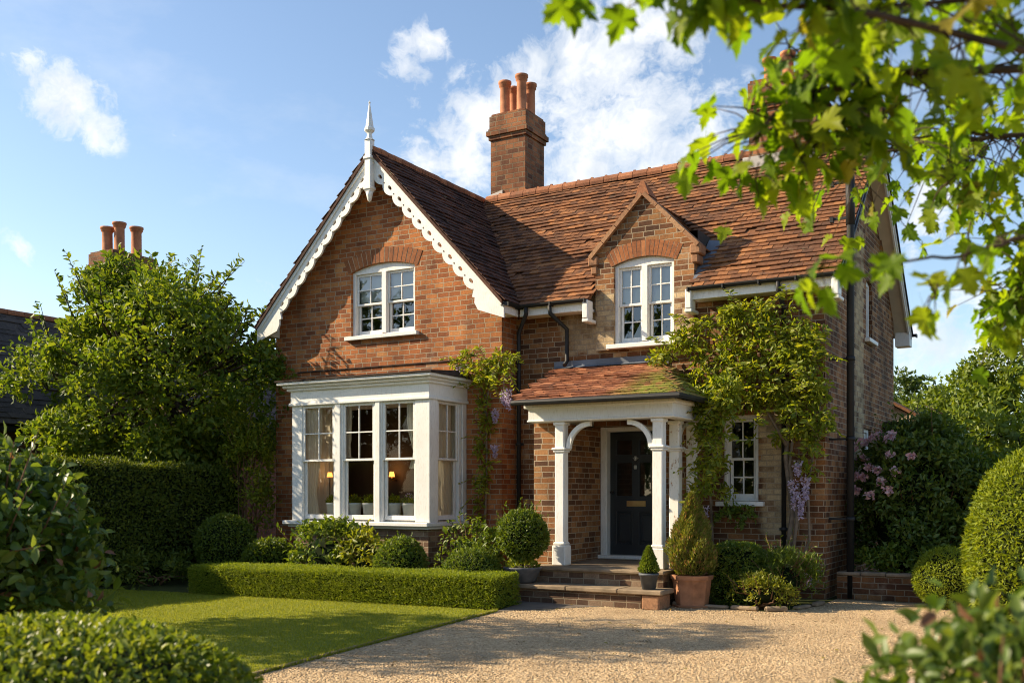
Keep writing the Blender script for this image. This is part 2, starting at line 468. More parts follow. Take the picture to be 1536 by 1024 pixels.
class Leaves:
    def __init__(s):
        s.V = []; s.F = []; s.n = 0
    def add(s, P, A, N, L, W, tpl=DIAMOND):
        T, F = tpl; n = len(P)
        if n == 0: return s
        A = unit(A); S = unit(np.cross(N, A)); N = np.cross(A, S)
        L = np.broadcast_to(np.asarray(L, float), (n,))[:, None, None]; W = np.broadcast_to(np.asarray(W, float), (n,))[:, None, None]
        v = P[:, None, :] + T[None, :, 0:1] * L * A[:, None, :] + T[None, :, 1:2] * W * S[:, None, :] + T[None, :, 2:3] * L * N[:, None, :]
        k = T.shape[0]
        f = np.array(F)[None] + (np.arange(n) * k)[:, None, None] + s.n
        s.V.append(v.reshape(-1, 3)); s.F.append(f.reshape(-1, 3)); s.n += n * k
        return s
    def scatter(s, P, D, size, asp=.55, spread=.8, up=.15, jit=.35, tpl=DIAMOND):
        """leaves at P growing roughly along D"""
        n = len(P)
        A = unit(D * (1 - spread * .5) + rdir(n) * spread + np.array([0, 0, up]))
        N = unit(D * .6 + rdir(n) * .7 + np.array([0, 0, .35]))
        L = size * (1 + NR.uniform(-jit, jit, n))
        return s.add(P, A, N, L, L * asp, tpl)
    def build(s, name, mat, parent=None, core=None, origin=None):
        V = np.concatenate(s.V); F = np.concatenate(s.F)
        nl = len(F); mi = None
        loops = F.reshape(-1); starts = np.arange(nl) * 3; tot = np.full(nl, 3)
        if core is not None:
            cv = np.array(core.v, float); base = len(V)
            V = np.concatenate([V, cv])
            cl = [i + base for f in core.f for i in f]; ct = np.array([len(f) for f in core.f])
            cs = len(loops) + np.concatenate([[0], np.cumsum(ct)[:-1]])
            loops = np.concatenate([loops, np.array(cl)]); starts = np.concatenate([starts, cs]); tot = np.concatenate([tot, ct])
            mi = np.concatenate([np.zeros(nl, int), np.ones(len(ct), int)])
        me = bpy.data.meshes.new(name)
        me.vertices.add(len(V)); me.loops.add(len(loops)); me.polygons.add(len(starts))
        me.vertices.foreach_set('co', V.astype(np.float32).reshape(-1))
        me.loops.foreach_set('vertex_index', loops.astype(np.int32))
        me.polygons.foreach_set('loop_start', starts.astype(np.int32))
        if mi is not None: me.polygons.foreach_set('material_index', mi.astype(np.int32))
        me.update(calc_edges=True)
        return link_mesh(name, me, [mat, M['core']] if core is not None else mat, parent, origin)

def bumpy(D, seed, amp, freq=2.2):
    r = np.random.default_rng(seed); o = np.zeros(len(D))
    for i in range(5):
        k = r.normal(size=3) * freq * (1 + i * .5); o += np.sin(D @ k + r.uniform(0, 6.28)) / (1 + i * .5)
    return 1 + amp * o / 1.6

def ball_core(c, r, seed, amp, q=1.0, n=14):
    mb = MB(); vs = []; fs = []
    for i in range(n + 1):
        for j in range(2 * n):
            th = PI * i / n; ph = PI * j / n
            vs.append((math.sin(th) * math.cos(ph), math.sin(th) * math.sin(ph), math.cos(th)))
    D = np.array(vs); d = spow(D, q) * bumpy(D, seed, amp)[:, None] * np.array(r) + np.array(c)
    for i in range(n):
        for j in range(2 * n):
            a = i * 2 * n + j; b = i * 2 * n + (j + 1) % (2 * n)
            fs.append((a, b, b + 2 * n, a + 2 * n))
    return mb.add([tuple(p) for p in d], fs)

def spow(D, q):
    """superellipsoid: q<1 squarer"""
    if q == 1.0: return D
    m = (np.abs(D) ** (2 / q)).sum(1) ** (q / 2)
    return D / m[:, None]

def clipped(name, label, cat, c, r, n, leaf, mat, seed, amp=.05, q=1.0, asp=.55, group=None, zmin=0.01, fuzz=.06, core=True, root=None, part='foliage', top=0.0, tpl=DIAMOND, spread=.8, shoots=0):
    """a dense shrub: leaves on and just under an uneven surface"""
    c = np.array(c, float); r = np.array(r if hasattr(r, '__len__') else (r, r, r), float)
    D = rdir(n); B = spow(D, q) * bumpy(D, seed, amp)[:, None]
    depth = 1 - np.abs(NR.normal(0, fuzz, n)) + np.abs(NR.normal(0, fuzz * .35, n))
    P = c + B * r * depth[:, None]
    ok = P[:, 2] > zmin; P, D2 = P[ok], unit(D[ok] / r)
    lv = Leaves().scatter(P, D2, leaf, asp, spread, .2, tpl=tpl)
    for k in range(shoots):
        d = rdir(1)[0]; d[2] = abs(d[2]) + .3; d = unit(d)
        p0 = c + d * r * .95; a = unit(d * .6 + rdir(1)[0] * .35 + np.array([0, 0, .6])); ln = leaf * R.uniform(2, 4.5)
        t = np.linspace(0, 1, 9); Q = p0 + a * (t * ln)[:, None]
        lv.scatter(Q, np.tile(a, (9, 1)), leaf * .9, asp, .9, .2, tpl=tpl)
    if root is None:
        root = thing(name, label, cat, (c[0], c[1], max(0, c[2] - r[2])), group)
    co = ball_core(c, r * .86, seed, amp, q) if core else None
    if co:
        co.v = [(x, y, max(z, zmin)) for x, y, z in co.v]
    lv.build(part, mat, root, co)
    return root

def stems(root, c, h, n=4, r=.02, spread=.25, name='stem', mat='twig'):
    mb = MB()
    for i in range(n):
        a = 2 * PI * i / n + R.uniform(-.4, .4); s = spread * R.uniform(.4, 1)
        mb.tube([(c[0] + .03 * math.cos(a), c[1] + .03 * math.sin(a), c[2]), (c[0] + s * .5 * math.cos(a), c[1] + s * .5 * math.sin(a), c[2] + h * .5), (c[0] + s * math.cos(a), c[1] + s * math.sin(a), c[2] + h)], [r, r * .8, r * .5], 6)
    mb.build(name, M[mat], root)

def loose_bush(name, label, cat, c, r, clumps, per, leaf, mat, seed, asp=.5, group=None, tpl=OVAL, cr=.3, up=.3, spread=.85, shoots=0, stem=True, zmin=.02, core=.6, droop=0.0):
    """an open shrub: leaf clumps at twig ends spread through a rounded volume"""
    rr = np.random.default_rng(seed); c = np.array(c, float); r = np.array(r, float)
    root = thing(name, label, cat, (c[0], c[1], 0), group)
    lv = Leaves(); tw = MB(); gp = np.array([c[0], c[1], 0.05])
    for i in range(clumps):
        d = unit(rr.normal(size=3)); d[2] = d[2] if d[2] > -.55 else -d[2]
        k = rr.uniform(.45, 1.0) ** .5
        p = c + d * r * k
        if p[2] < zmin + .05: p[2] = zmin + .1
        m = int(per * rr.uniform(.6, 1.4)); D = unit(rr.normal(size=(m, 3)) * .9 + d * .7 + np.array([0, 0, up]))
        P = p + D * (rr.uniform(.15, 1, m) ** .6 * cr * rr.uniform(.6, 1.3))[:, None]
        P = P[P[:, 2] > zmin]; D = D[:len(P)]
        lv.scatter(P, D + np.array([0, 0, -droop]), leaf, asp, spread, up * .6, tpl=tpl)
        if i % 3 == 0:
            mid = gp * .45 + p * .55 + rr.normal(size=3) * .06
            tw.tube([gp + rr.normal(size=3) * .04, mid, p], [.016 + r[2] * .006, .012, .004], 5)
    for i in range(shoots):
        d = unit(rr.normal(size=3) * .8 + np.array([0, 0, .5])); d[2] = abs(d[2]); p = c + d * r * .9
        a = unit(d + np.array([0, 0, .8]) + rr.normal(size=3) * .3); ln = rr.uniform(.35, 1.0) * cr * 2.4
        t = np.linspace(0, 1, 12); Q = p + a * (t * ln)[:, None]
        ang = rr.uniform(0, 6.28, 12); s1 = unit(np.cross(a, [0, 0, 1.0]) + 1e-6); s2 = np.cross(a, s1)
        D = np.cos(ang)[:, None] * s1 + np.sin(ang)[:, None] * s2 + a * .6
        lv.scatter(Q, unit(D), leaf * .85, asp, .3, .1, tpl=tpl)
        tw.tube([tuple(c + d * r * .5), tuple(p), tuple(Q[-1])], [.012, .008, .002], 5)
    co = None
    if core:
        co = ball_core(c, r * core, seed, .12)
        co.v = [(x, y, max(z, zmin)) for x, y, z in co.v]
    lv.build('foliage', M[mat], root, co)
    if stem: tw.build('stem', M['twig'], root)
    return root

def tree(name, label, base, h, crown_c, crown_r, clumps, per, leaf, mat, seed, group=None, cr=.6, trunk_r=.16, shoots=0, tpl=DIAMOND, asp=.5, cat='tree', low=-.6):
    rr = np.random.default_rng(seed); c = np.array(crown_c, float); r = np.array(crown_r, float); b = np.array(base, float)
    root = thing(name, label, cat, tuple(base), group)
    lv = Leaves(); tk = MB(); lm = MB()
    top = c + np.array([0, 0, r[2] * .45]); mid = b * .55 + top * .45 + np.array([rr.normal() * .12, rr.normal() * .12, 0])
    tk.tube([tuple(b - np.array([0, 0, .1])), tuple(b + np.array([0, 0, .25])), tuple(mid), tuple(top)], [trunk_r * 1.5, trunk_r, trunk_r * .7, trunk_r * .2], 12)
    for i in range(clumps):
        d = unit(rr.normal(size=3))
        if d[2] < low: d[2] = -d[2]
        k = rr.uniform(.15, 1.0) ** .4
        p = c + d * r * k * (1 + .26 * math.sin(3.3 * d[0] + seed) * math.cos(4 * d[2] + 2.6 * d[1] + seed))
        m = int(per * rr.uniform(.5, 1.5)); R1 = cr * rr.uniform(.55, 1.3)
        D = unit(rr.normal(size=(m, 3)) + d * .5 + np.array([0, 0, .25]))
        P = p + D * (rr.uniform(.1, 1, m) ** .5 * R1)[:, None] * np.array([1, 1, .7])
        lv.scatter(P, D, leaf, asp, .8, .05, tpl=tpl)
        if i % 4 == 0:
            t = rr.uniform(.3, .95); s = mid * (1 - t) + top * t if t > .3 else mid
            q = s * .5 + p * .5 + np.array([0, 0, -.1 * r[2]])
            lm.tube([tuple(s), tuple(q), tuple(p)], [trunk_r * .35, trunk_r * .22, .012], 6)
    for i in range(shoots):
        d = unit(rr.normal(size=3)); d[2] = abs(d[2]) * .9 + .1; d = unit(d); p = c + d * r * .92
        a = unit(d * .7 + np.array([0, 0, .9]) + rr.normal(size=3) * .3); ln = rr.uniform(.5, 1.6) * cr * 1.3
        n = 26; t = np.linspace(0, 1, n); Q = p + a * (t * ln)[:, None] + np.outer(t ** 2, rr.normal(size=3) * .15)
        ang = rr.uniform(0, 6.28, n); s1 = unit(np.cross(a, [0, 0, 1.0]) + 1e-6); s2 = np.cross(a, s1)
        D = unit(np.cos(ang)[:, None] * s1 + np.sin(ang)[:, None] * s2 + a * .5)
        lv.scatter(Q, D, leaf * (1.15), asp, .3, .05, tpl=tpl)
        lm.tube([tuple(c + d * r * .6), tuple(p), tuple(Q[-1])], [.03, .018, .004], 5)
    lv.build('crown', M[mat], root)
    tk.build('trunk', M['bark'], root)
    lm.build('limb', M['bark'], root)
    return root

def box_hedge(name, label, pts4, h, n, leaf, mat, part='foliage', fuzz=.03, wob=.03, asp=.5, z0=.02, htop=None, sheared=True):
    """pts4: footprint quad (front-left, front-right, back-right, back-left); h: heights at the four corners"""
    q = np.array(pts4, float); h = np.array(h, float)
    def bil(a, b, arr):
        return ((1 - a) * (1 - b))[:, None] * arr[0] + (a * (1 - b))[:, None] * arr[1] + (a * b)[:, None] * arr[2] + ((1 - a) * b)[:, None] * arr[3]
    ln = np.linalg.norm(q[1] - q[0]); wd = np.linalg.norm(q[3] - q[0]); hh = h.mean()
    areas = np.array([ln * hh, ln * hh, wd * hh, wd * hh, ln * wd]); w = areas * np.array([1.2, .5, 1, .6, 1.3]); w /= w.sum()
    face = NR.choice(5, n, p=w); a = NR.uniform(0, 1, n); b = NR.uniform(0, 1, n); z = NR.uniform(0, 1, n)
    b = np.where(face == 0, 0, np.where(face == 1, 1, b)); a = np.where(face == 2, 0, np.where(face == 3, 1, a)); z = np.where(face == 4, 1, z)
    XY = bil(a, b, q); H = bil(a, b, h[:, None])[:, 0]
    e1 = unit(q[1] - q[0]); e2 = unit(q[3] - q[0])
    Dm = np.zeros((n, 3))
    for k, v in ((0, (-e2[0], -e2[1], 0)), (1, (e2[0], e2[1], 0)), (2, (-e1[0], -e1[1], 0)), (3, (e1[0], e1[1], 0)), (4, (0, 0, 1))): Dm[face == k] = v
    P = np.column_stack([XY, z0 + z * (H - z0)])
    und = np.sin(P[:, 0] * 2.3 + P[:, 2] * 3) * np.sin(P[:, 1] * 3.1 + 1) + .5 * np.sin(P[:, 0] * 6.1 + P[:, 1] * 5 + P[:, 2] * 7)
    P = P + Dm * (wob * und + NR.normal(0, fuzz, n))[:, None] + NR.normal(0, .008, (n, 3))
    P[:, 2] = np.maximum(P[:, 2], z0)
    lv = Leaves().scatter(P, Dm, leaf, asp, .85, .25)
    root = thing(name, label, 'hedge', (q[:, 0].mean(), q[:, 1].mean(), 0))
    cen = q.mean(0); qi = [cen + (p - cen) * (1 - .09 * min(1, ln / 3) * (0.4 if ln > 4 else 1)) for p in q]
    ins = .06
    Qi = [q[0] + e1 * ins + e2 * ins, q[1] - e1 * ins + e2 * ins, q[2] - e1 * ins - e2 * ins, q[3] + e1 * ins - e2 * ins]
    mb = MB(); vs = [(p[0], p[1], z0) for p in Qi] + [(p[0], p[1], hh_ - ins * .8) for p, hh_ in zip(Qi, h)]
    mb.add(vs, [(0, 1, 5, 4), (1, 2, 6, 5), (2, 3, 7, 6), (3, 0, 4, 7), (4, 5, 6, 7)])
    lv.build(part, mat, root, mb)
    return root
# ------------------------------------------------------------------ the house
house = thing('brick_house', 'red brick Victorian house with scalloped white gable, bay window and tiled porch', 'house', (-8.0, 18.0, 0))
TF = lambda y0: (lambda a, o, z: (a, y0 - o, z))
TS = lambda x0: (lambda a, o, z: (x0 + o, a, z))
YW, YM, YD, XR = 14.90, 15.40, 15.30, -3.53
XL, XC = -14.0, -8.84
RX, RZ, RM = -11.40, 7.80, 1.07          # wing ridge, its height, slope of the wing roof
EY, EZ, MM, MY = 15.08, 4.80, .916, 18.30  # main eave, slope, ridge line
MZ = EZ + MM * (MY - EY)

def arc_top(a0, a1, z1, rise, n=14):
    if rise <= 0: return [(a1, z1), (a0, z1)]
    w = (a1 - a0) / 2; c = (a0 + a1) / 2; Rr = (w * w + rise * rise) / (2 * rise); zc = z1 + rise - Rr
    th = math.asin(w / Rr)
    return [(c + Rr * math.sin(th - 2 * th * i / n), zc + Rr * math.cos(th - 2 * th * i / n)) for i in range(n + 1)]

def hole(a0, a1, z0, z1, rise=0):
    return [(a0, z0), (a1, z0)] + arc_top(a0, a1, z1, rise)

# --- walls
GW = (-12.12, -10.66, 4.50, 5.70, .12)     # gable window
DW = (-6.93, -5.875, 4.03, 5.33, .10)      # dormer window
RW = (-5.10, -4.54, 1.46, 2.80, 0)         # right ground-floor window
DR = (-7.21, -6.05, .50, 2.68, 0)          # door opening
wz = lambda x: RZ - .14 - RM * abs(x - RX)
mb = MB()
mb.plate([[(XL, 0), (XC, 0), (XC, wz(XC)), (RX, wz(RX)), (XL, wz(XL))], hole(*GW), hole(-12.50, -9.58, .56, 3.3)], TF(YW), -.26, 0)
mb.build('gable_wall', M['brick_wing'], house)
mb = MB()
mb.plate([[(YW + .262, 0), (YM - .003, 0), (YM - .003, wz(XC)), (YW + .262, wz(XC))]], TS(XC), -.26, 0)
mb.build('return_wall', M['brick_wing'], house)
mb = MB()
mzw = lambda y: EZ - .10 + MM * (min(y, 2 * MY - y) - EY)
mb.plate([[(XC - .26, 0), (XR, 0), (XR, mzw(YM)), (-5.55, mzw(YM)), (-5.55, 3.95), (-7.26, 3.95), (-7.26, mzw(YM)), (XC - .26, mzw(YM))], hole(*RW), hole(*DR)], TF(YM), -.26, 0)
mb.build('front_wall', M['brick_main'], house)
YB = 2 * MY - YM
mb = MB()
SW = (18.45, 19.0, 4.30, 5.30, .05); SW2 = (18.25, 18.95, 1.75, 2.72, 0)
mb.plate([[(YM + .262, 0), (YB, 0), (YB, mzw(YB)), (MY, mzw(MY)), (YM + .262, mzw(YM + .26))], hole(*SW), hole(*SW2)], TS(XR), -.26, 0)
mb.build('side_wall', M['brick_main'], house)
mb = MB()
mb.plate([[(XL, 0), (XR - .27, 0), (XR - .27, 4.9), (XL, 4.9)]], TF(YB), 0, .2)
mb.plate([[(YW + .27, 0), (YB, 0), (YB, 4.9), (YW + .27, 4.9)]], TS(XL), -.25, 0)
mb.build('rear_wall', M['brick_wing'], house)
# dark stone-like band on the wing over the bay (old roof scar)
# dormer wall
dz = lambda x: 6.42 - 1.02 * abs(x + 6.4)
mb = MB()
mb.plate([[(-7.26, 3.95), (-5.54, 3.95), (-5.54, dz(-5.54)), (-6.4, dz(-6.4)), (-7.26, dz(-7.26))], hole(*DW)], TF(YD), -.22, 0)
mb.plate([[(YD + .222, 4.7), (YD + .75, 4.7), (YD + .75, 5.5), (YD + .222, 5.5)]], TS(-5.54), -.2, 0)
mb.plate([[(YD + .222, 4.7), (YD + .75, 4.7), (YD + .75, 5.5), (YD + .222, 5.5)]], TS(-7.06), -.2, 0)
dorm = mb.build('dormer', M['brick_main'], house)
# coping, kneelers, apex stone
mb = MB()
def slope_box(mb, p0, p1, below, above, y0, y1):
    d = Vector((p1[0] - p0[0], 0, p1[1] - p0[1])).normalized(); n = Vector((-d.z, 0, d.x))
    if n.z < 0: n = -n
    a, b = Vector((p0[0], 0, p0[1])), Vector((p1[0], 0, p1[1]))
    vs = []
    for y in (y0, y1):
        for q in (a - n * below, b - n * below, b + n * above, a + n * above): vs.append((q.x, y, q.z))
    mb.add(vs, [(0, 1, 2, 3), (7, 6, 5, 4), (0, 4, 5, 1), (1, 5, 6, 2), (2, 6, 7, 3), (3, 7, 4, 0)])
for sgn in (-1, 1):
    n = 4
    for i in range(n):
        x0 = -6.4 + sgn * (.02 + .93 * i / n); x1 = -6.4 + sgn * (.93 * (i + 1) / n + .012)
        z0 = 6.46 - 1.02 * abs(x0 + 6.4); z1 = 6.46 - 1.02 * abs(x1 + 6.4)
        slope_box(mb, (x0, z0), (x1, z1), .035, .03 + .003 * (i % 2), YD - .07, YD + .2)
mb.bbox(-7.38, -7.20, YD - .05, YD + .22, 5.36, 5.52, .02)
mb.bbox(-5.60, -5.42, YD - .05, YD + .22, 5.36, 5.52, .02)
mb.bbox(-7.34, -7.22, YD - .03, YD + .22, 5.22, 5.36, .02)
mb.bbox(-5.58, -5.46, YD - .03, YD + .22, 5.22, 5.36, .02)
mb.build('coping', M['coping'], dorm)
mb = MB()
mb.add([(-6.52, YD - .06, 6.40), (-6.28, YD - .06, 6.40), (-6.28, YD + .3, 6.40), (-6.52, YD + .3, 6.40), (-6.43, YD - .06, 6.64), (-6.37, YD - .06, 6.64), (-6.37, YD + .3, 6.56), (-6.43, YD + .3, 6.56)],
       [(0, 1, 5, 4), (1, 2, 6, 5), (2, 3, 7, 6), (3, 0, 4, 7), (4, 5, 6, 7), (0, 3, 2, 1)])
mb.build('apex_stone', M['ridge'], dorm)

# --- voussoir arches
def brick_arch(T, a0, a1, z1, rise, h, parent, n=17, fan=.10):
    w = (a1 - a0) / 2; c = (a0 + a1) / 2; Rr = (w * w + rise * rise) / (2 * rise); zc = z1 + rise - Rr
    th = math.asin(w / Rr) + fan * .3
    mb = MB(); mo = MB()
    for i in range(n):
        t0 = -th + 2 * th * i / n + .0035; t1 = -th + 2 * th * (i + 1) / n - .0035
        r0, r1 = Rr + .004, Rr + h + R.uniform(-.006, .004); o = .006 + R.uniform(0, .005)
        k0, k1 = 1 + fan * .0, 1.0
        q = [(c + r * math.sin(t * (1.0 if r == r0 else 1 + fan * .25)), zc + r * math.cos(t)) for r, t in ((r0, t0), (r0, t1), (r1, t1), (r1, t0))]
        mb.plate([q], T, -.03, o)
    q = [(c + r * math.sin(t), zc + r * math.cos(t)) for r, t in [(Rr + .002, -th + 2 * th * i / 12) for i in range(13)] + [(Rr + h - .004, th - 2 * th * i / 12) for i in range(13)]]
    mo.plate([q], T, -.02, .0035)
    a = mb.build('brick_arch', M['voussoir'], parent)
    mo.build('arch_mortar', M['mortar'], parent)

# --- sash windows
def bar(mb, T, a0, a1, o0, o1, z0, z1, b=.006):
    mb.bbox(a0, a1, o0, o1, z0, z1, b, T)

def sash_pair(fr, pa_, T, s0, s1, z0, z1, cols=2, rows=(2, 2), st=.045, o=-.10, mid=None):
    zm = mid or (z0 + z1) / 2
    pa = MB(); pa_.append(pa)
    for up in (1, 0):
        oo = o if up else o - .045
        lo, hi = (zm - .02, z1) if up else (z0, zm + .025)
        e0, e1 = (s0, s1) if up else (s0 + .012, s1 - .012)
        bar(fr, T, e0, e0 + st, oo - .04, oo, lo, hi); bar(fr, T, e1 - st, e1, oo - .04, oo, lo, hi)
        bt = .04 if up else .08
        bar(fr, T, e0 + st, e1 - st, oo - .039, oo - .001, lo, lo + bt); bar(fr, T, e0 + st, e1 - st, oo - .039, oo - .001, hi - .045, hi)
        g0, g1, h0, h1 = e0 + st, e1 - st, lo + bt, hi - .045
        nr = rows[0] if up else rows[1]; nc = cols if nr > 1 else 1
        for i in range(1, nc):
            a = g0 + (g1 - g0) * i / nc; bar(fr, T, a - .011, a + .011, oo - .035, oo - .006, h0, h1, .004)
        for j in range(1, nr):
            z = h0 + (h1 - h0) * j / nr; bar(fr, T, g0, g1, oo - .034, oo - .007, z - .011, z + .011, .004)
        for i in range(nc):
            for j in range(nr):
                t = R.uniform(-.0025, .0025), R.uniform(-.0025, .0025)
                A0, A1 = g0 + (g1 - g0) * i / nc, g0 + (g1 - g0) * (i + 1) / nc; B0, B1 = h0 + (h1 - h0) * j / nr, h0 + (h1 - h0) * (j + 1) / nr
                pa.quad(T(A0, oo - .022 - t[0], B0), T(A1, oo - .022 + t[0], B0), T(A1, oo - .022 + t[1], B1), T(A0, oo - .022 - t[1], B1))

def window(T, a0, a1, z0, z1, rise, pairs, arch_h=0, sill=True, rows=(2, 2), name='window', fw=.06):
    fr, pa = MB(), []
    bar(fr, T, a0, a0 + fw, -.16, -.055, z0, z1); bar(fr, T, a1 - fw, a1, -.16, -.055, z0, z1)
    top = arc_top(a0, a1, z1, rise)
    inner = z1 - fw if rise <= 0 else z1 - .035
    fr.plate([[(a0 + (0 if rise > 0 else fw), inner), (a1 - (0 if rise > 0 else fw), inner)] + (top if rise > 0 else [(a1 - fw, z1), (a0 + fw, z1)])], T, -.158, -.057)
    bar(fr, T, a0 + fw, a1 - fw, -.159, -.058, z0, z0 + .035)
    g = [a0 + fw, a1 - fw]; n = pairs; mw = .10
    wdt = (g[1] - g[0] - mw * (n - 1)) / n
    for i in range(n):
        s0 = g[0] + i * (wdt + mw)
        if i: bar(fr, T, s0 - mw, s0, -.157, -.045, z0 + .035, inner)
        sash_pair(fr, pa, T, s0, s0 + wdt, z0 + .035, inner, 2, rows)
    w = fr.build(name, M['white'], house)
    for q in pa: q.build('pane', M['glass'], w, fix=False)
    if sill:
        sb = MB(); sb.bbox(a0 - .10, a1 + .10, -.05, .09, z0 - .075, z0 - .002, .008, T); sb.build('sill', M['white'], w)
    if arch_h: brick_arch(T, a0, a1, z1, rise, arch_h, w)
    return w

def room(x0, x1, y0, y1, z0, z1, mat='dark_in'):
    mb = MB()
    mb.add([(x0, y0, z0), (x1, y0, z0), (x1, y1, z0), (x0, y1, z0), (x0, y0, z1), (x1, y0, z1), (x1, y1, z1), (x0, y1, z1)],
           [(0, 1, 2, 3), (7, 6, 5, 4), (1, 5, 6, 2), (2, 6, 7, 3), (3, 7, 4, 0)])
    mb.build('room', M[mat], house, fix=False)

w = window(TF(YW), *GW, 2, .27)
w['label'] = 'arched double sash window in the gable'
w = window(TF(YD), *DW, 2, .26)
mbb = MB()
for a0, a1 in ((-6.87, -6.45), (-6.35, -5.93)):
    mbb.box(a0, a1, YD + .19, YD + .195, 4.72, 5.36)
mbb.build('blind', M['blind'], w)
window(TF(YM), *RW, 1)
window(TS(XR), *SW, 1)
window(TS(XR), *SW2, 1, sill=False)
mbb = MB()
for a0, a1 in ((-12.06, -11.45), (-11.33, -10.72)):
    mbb.box(a0, a1, YW + .205, YW + .208, 5.16, 5.74)
mbb.build('window_blind', M['blind'], house)
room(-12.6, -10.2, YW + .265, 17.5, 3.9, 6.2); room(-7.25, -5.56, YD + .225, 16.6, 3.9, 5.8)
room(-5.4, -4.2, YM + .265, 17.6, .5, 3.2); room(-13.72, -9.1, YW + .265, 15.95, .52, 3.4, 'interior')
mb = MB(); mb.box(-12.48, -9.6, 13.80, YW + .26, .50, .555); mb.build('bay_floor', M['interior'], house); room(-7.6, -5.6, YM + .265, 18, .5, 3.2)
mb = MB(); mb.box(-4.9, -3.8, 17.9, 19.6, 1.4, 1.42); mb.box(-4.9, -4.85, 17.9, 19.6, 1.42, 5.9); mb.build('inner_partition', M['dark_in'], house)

# --- bay window
BY, B0, B1 = 13.74, -12.53, -9.55
bay = MB()
T = TF(BY); T2 = TS(B1); T3 = lambda a, o, z: (B0 - o, a, z)
op = [(-12.29, -11.56), (-11.37, -10.68), (-10.51, -9.83)]; ZB, ZT, ZMEET = 1.13, 3.17, 2.16
edges = [B0] + [q for o_ in op for q in o_] + [B1]
for i in range(0, 8, 2):
    bay.bbox(edges[i], edges[i + 1], -.24 if i in (0, 6) else -.14, 0, 1.10, ZT, .01, T)
    if i in (2, 4):   # thin pilaster strip on each mullion
        bay.bbox(edges[i] + .035, edges[i + 1] - .035, .001, .025, 1.10, ZT, .006, T)
bay.bbox(B1 - .24, B1, YW - .13, YW - .003, 1.10, ZT, .01)
bay.bbox(B0, B0 + .24, YW - .13, YW - .003, 1.10, ZT, .01)
bay.bbox(B1 - .03, B1 + .02, 13.737, BY + .03 + .2, 1.10, ZT - .001, .006)
# frieze and mouldings
bay.box(B0 - .015, B1 + .015, BY - .015, YW - .002, ZT, 3.40)
bay.bbox(B0 - .045, B1 + .045, BY - .045, YW - .002, ZT - .035, ZT + .02, .01)
bayo = bay.build('bay_window', M['white'], house)
co = MB()
co.bbox(B0 - .07, B1 + .06, BY - .07, YW - .002, 3.401, 3.45, .012)
co.bbox(B0 - .13, B1 + .11, BY - .13, YW - .002, 3.45, 3.50, .02)
co.bbox(B0 - .20, B1 + .16, BY - .19, YW - .002, 3.50, 3.555, .012)
co.build('cornice', M['white'], bayo)
rf = MB(); a, b, c_ = B0 - .22, B1 + .19, BY - .215
rf.add([(a, c_, 3.556), (b, c_, 3.556), (b, YW - .001, 3.556), (a, YW - .001, 3.556), (a, c_, 3.585), (b, c_, 3.585), (b - .2, YW - .001, 3.72), (a + .1, YW - .001, 3.72)],
       [(0, 1, 5, 4), (1, 2, 6, 5), (3, 0, 4, 7), (4, 5, 6, 7), (0, 3, 2, 1)])
rf.build('bay_roof', M['felt'], bayo)
for i, (s0, s1) in enumerate(op):
    fr, pa = MB(), []
    if s0 is not None if (i < 3) else False:
        sash_pair(fr, pa, T, s0, s1, ZB, ZT - .037, 2, (2, 1), .05, -.016, ZMEET)
    if i < 3:
        s = fr.build('sash', M['white'], bayo); pa[0].build('pane', M['glass_bay'], bayo, fix=False)
for TT, nm in ((T2, 0), (T3, 1)):
    fr, pa = MB(), []
    y0, y1 = BY + .25, YW - .135
    bar(fr, TT, y0 - .01, y0 + .06, -.10, -.02, 1.10, ZT - .037); bar(fr, TT, y1 - .08, y1, -.10, -.02, 1.10, ZT - .037)
    sash_pair(fr, pa, TT, y0 + .06, y1 - .08, ZB, ZT - .037, 2, (2, 1), .05, -.04, ZMEET)
    fr.build('sash', M['white'], bayo); pa[0].build('pane', M['glass_bay'], bayo, fix=False)
sb = MB()
sb.bbox(B0 - .12, B1 + .06, BY - .13, YW - .002, 1.03, 1.10, .012)
sb.bbox(B0 - .05, B1 + .03, BY - .06, YW - .002, .985, 1.03, .01)
sb.build('sill', M['white'], bayo)
pl = MB()
pl.box(B0 + .03, B1 - .03, BY + .03, YW - .002, 0, .984)
pl.build('plinth', M['brick_base'], bayo)
fb = MB(); fb.bbox(B0 - .9, B1 + .0, YW - .022, YW - .002, 3.90, 3.925, .004); fb.build('flashing_strip', M['felt'], bayo)
cb = MB(); cb.box(B0 + .05, B1 - .05, BY + .2, YW + .27, 3.20, 3.24); cb.build('bay_ceiling', M['blind'], bayo)

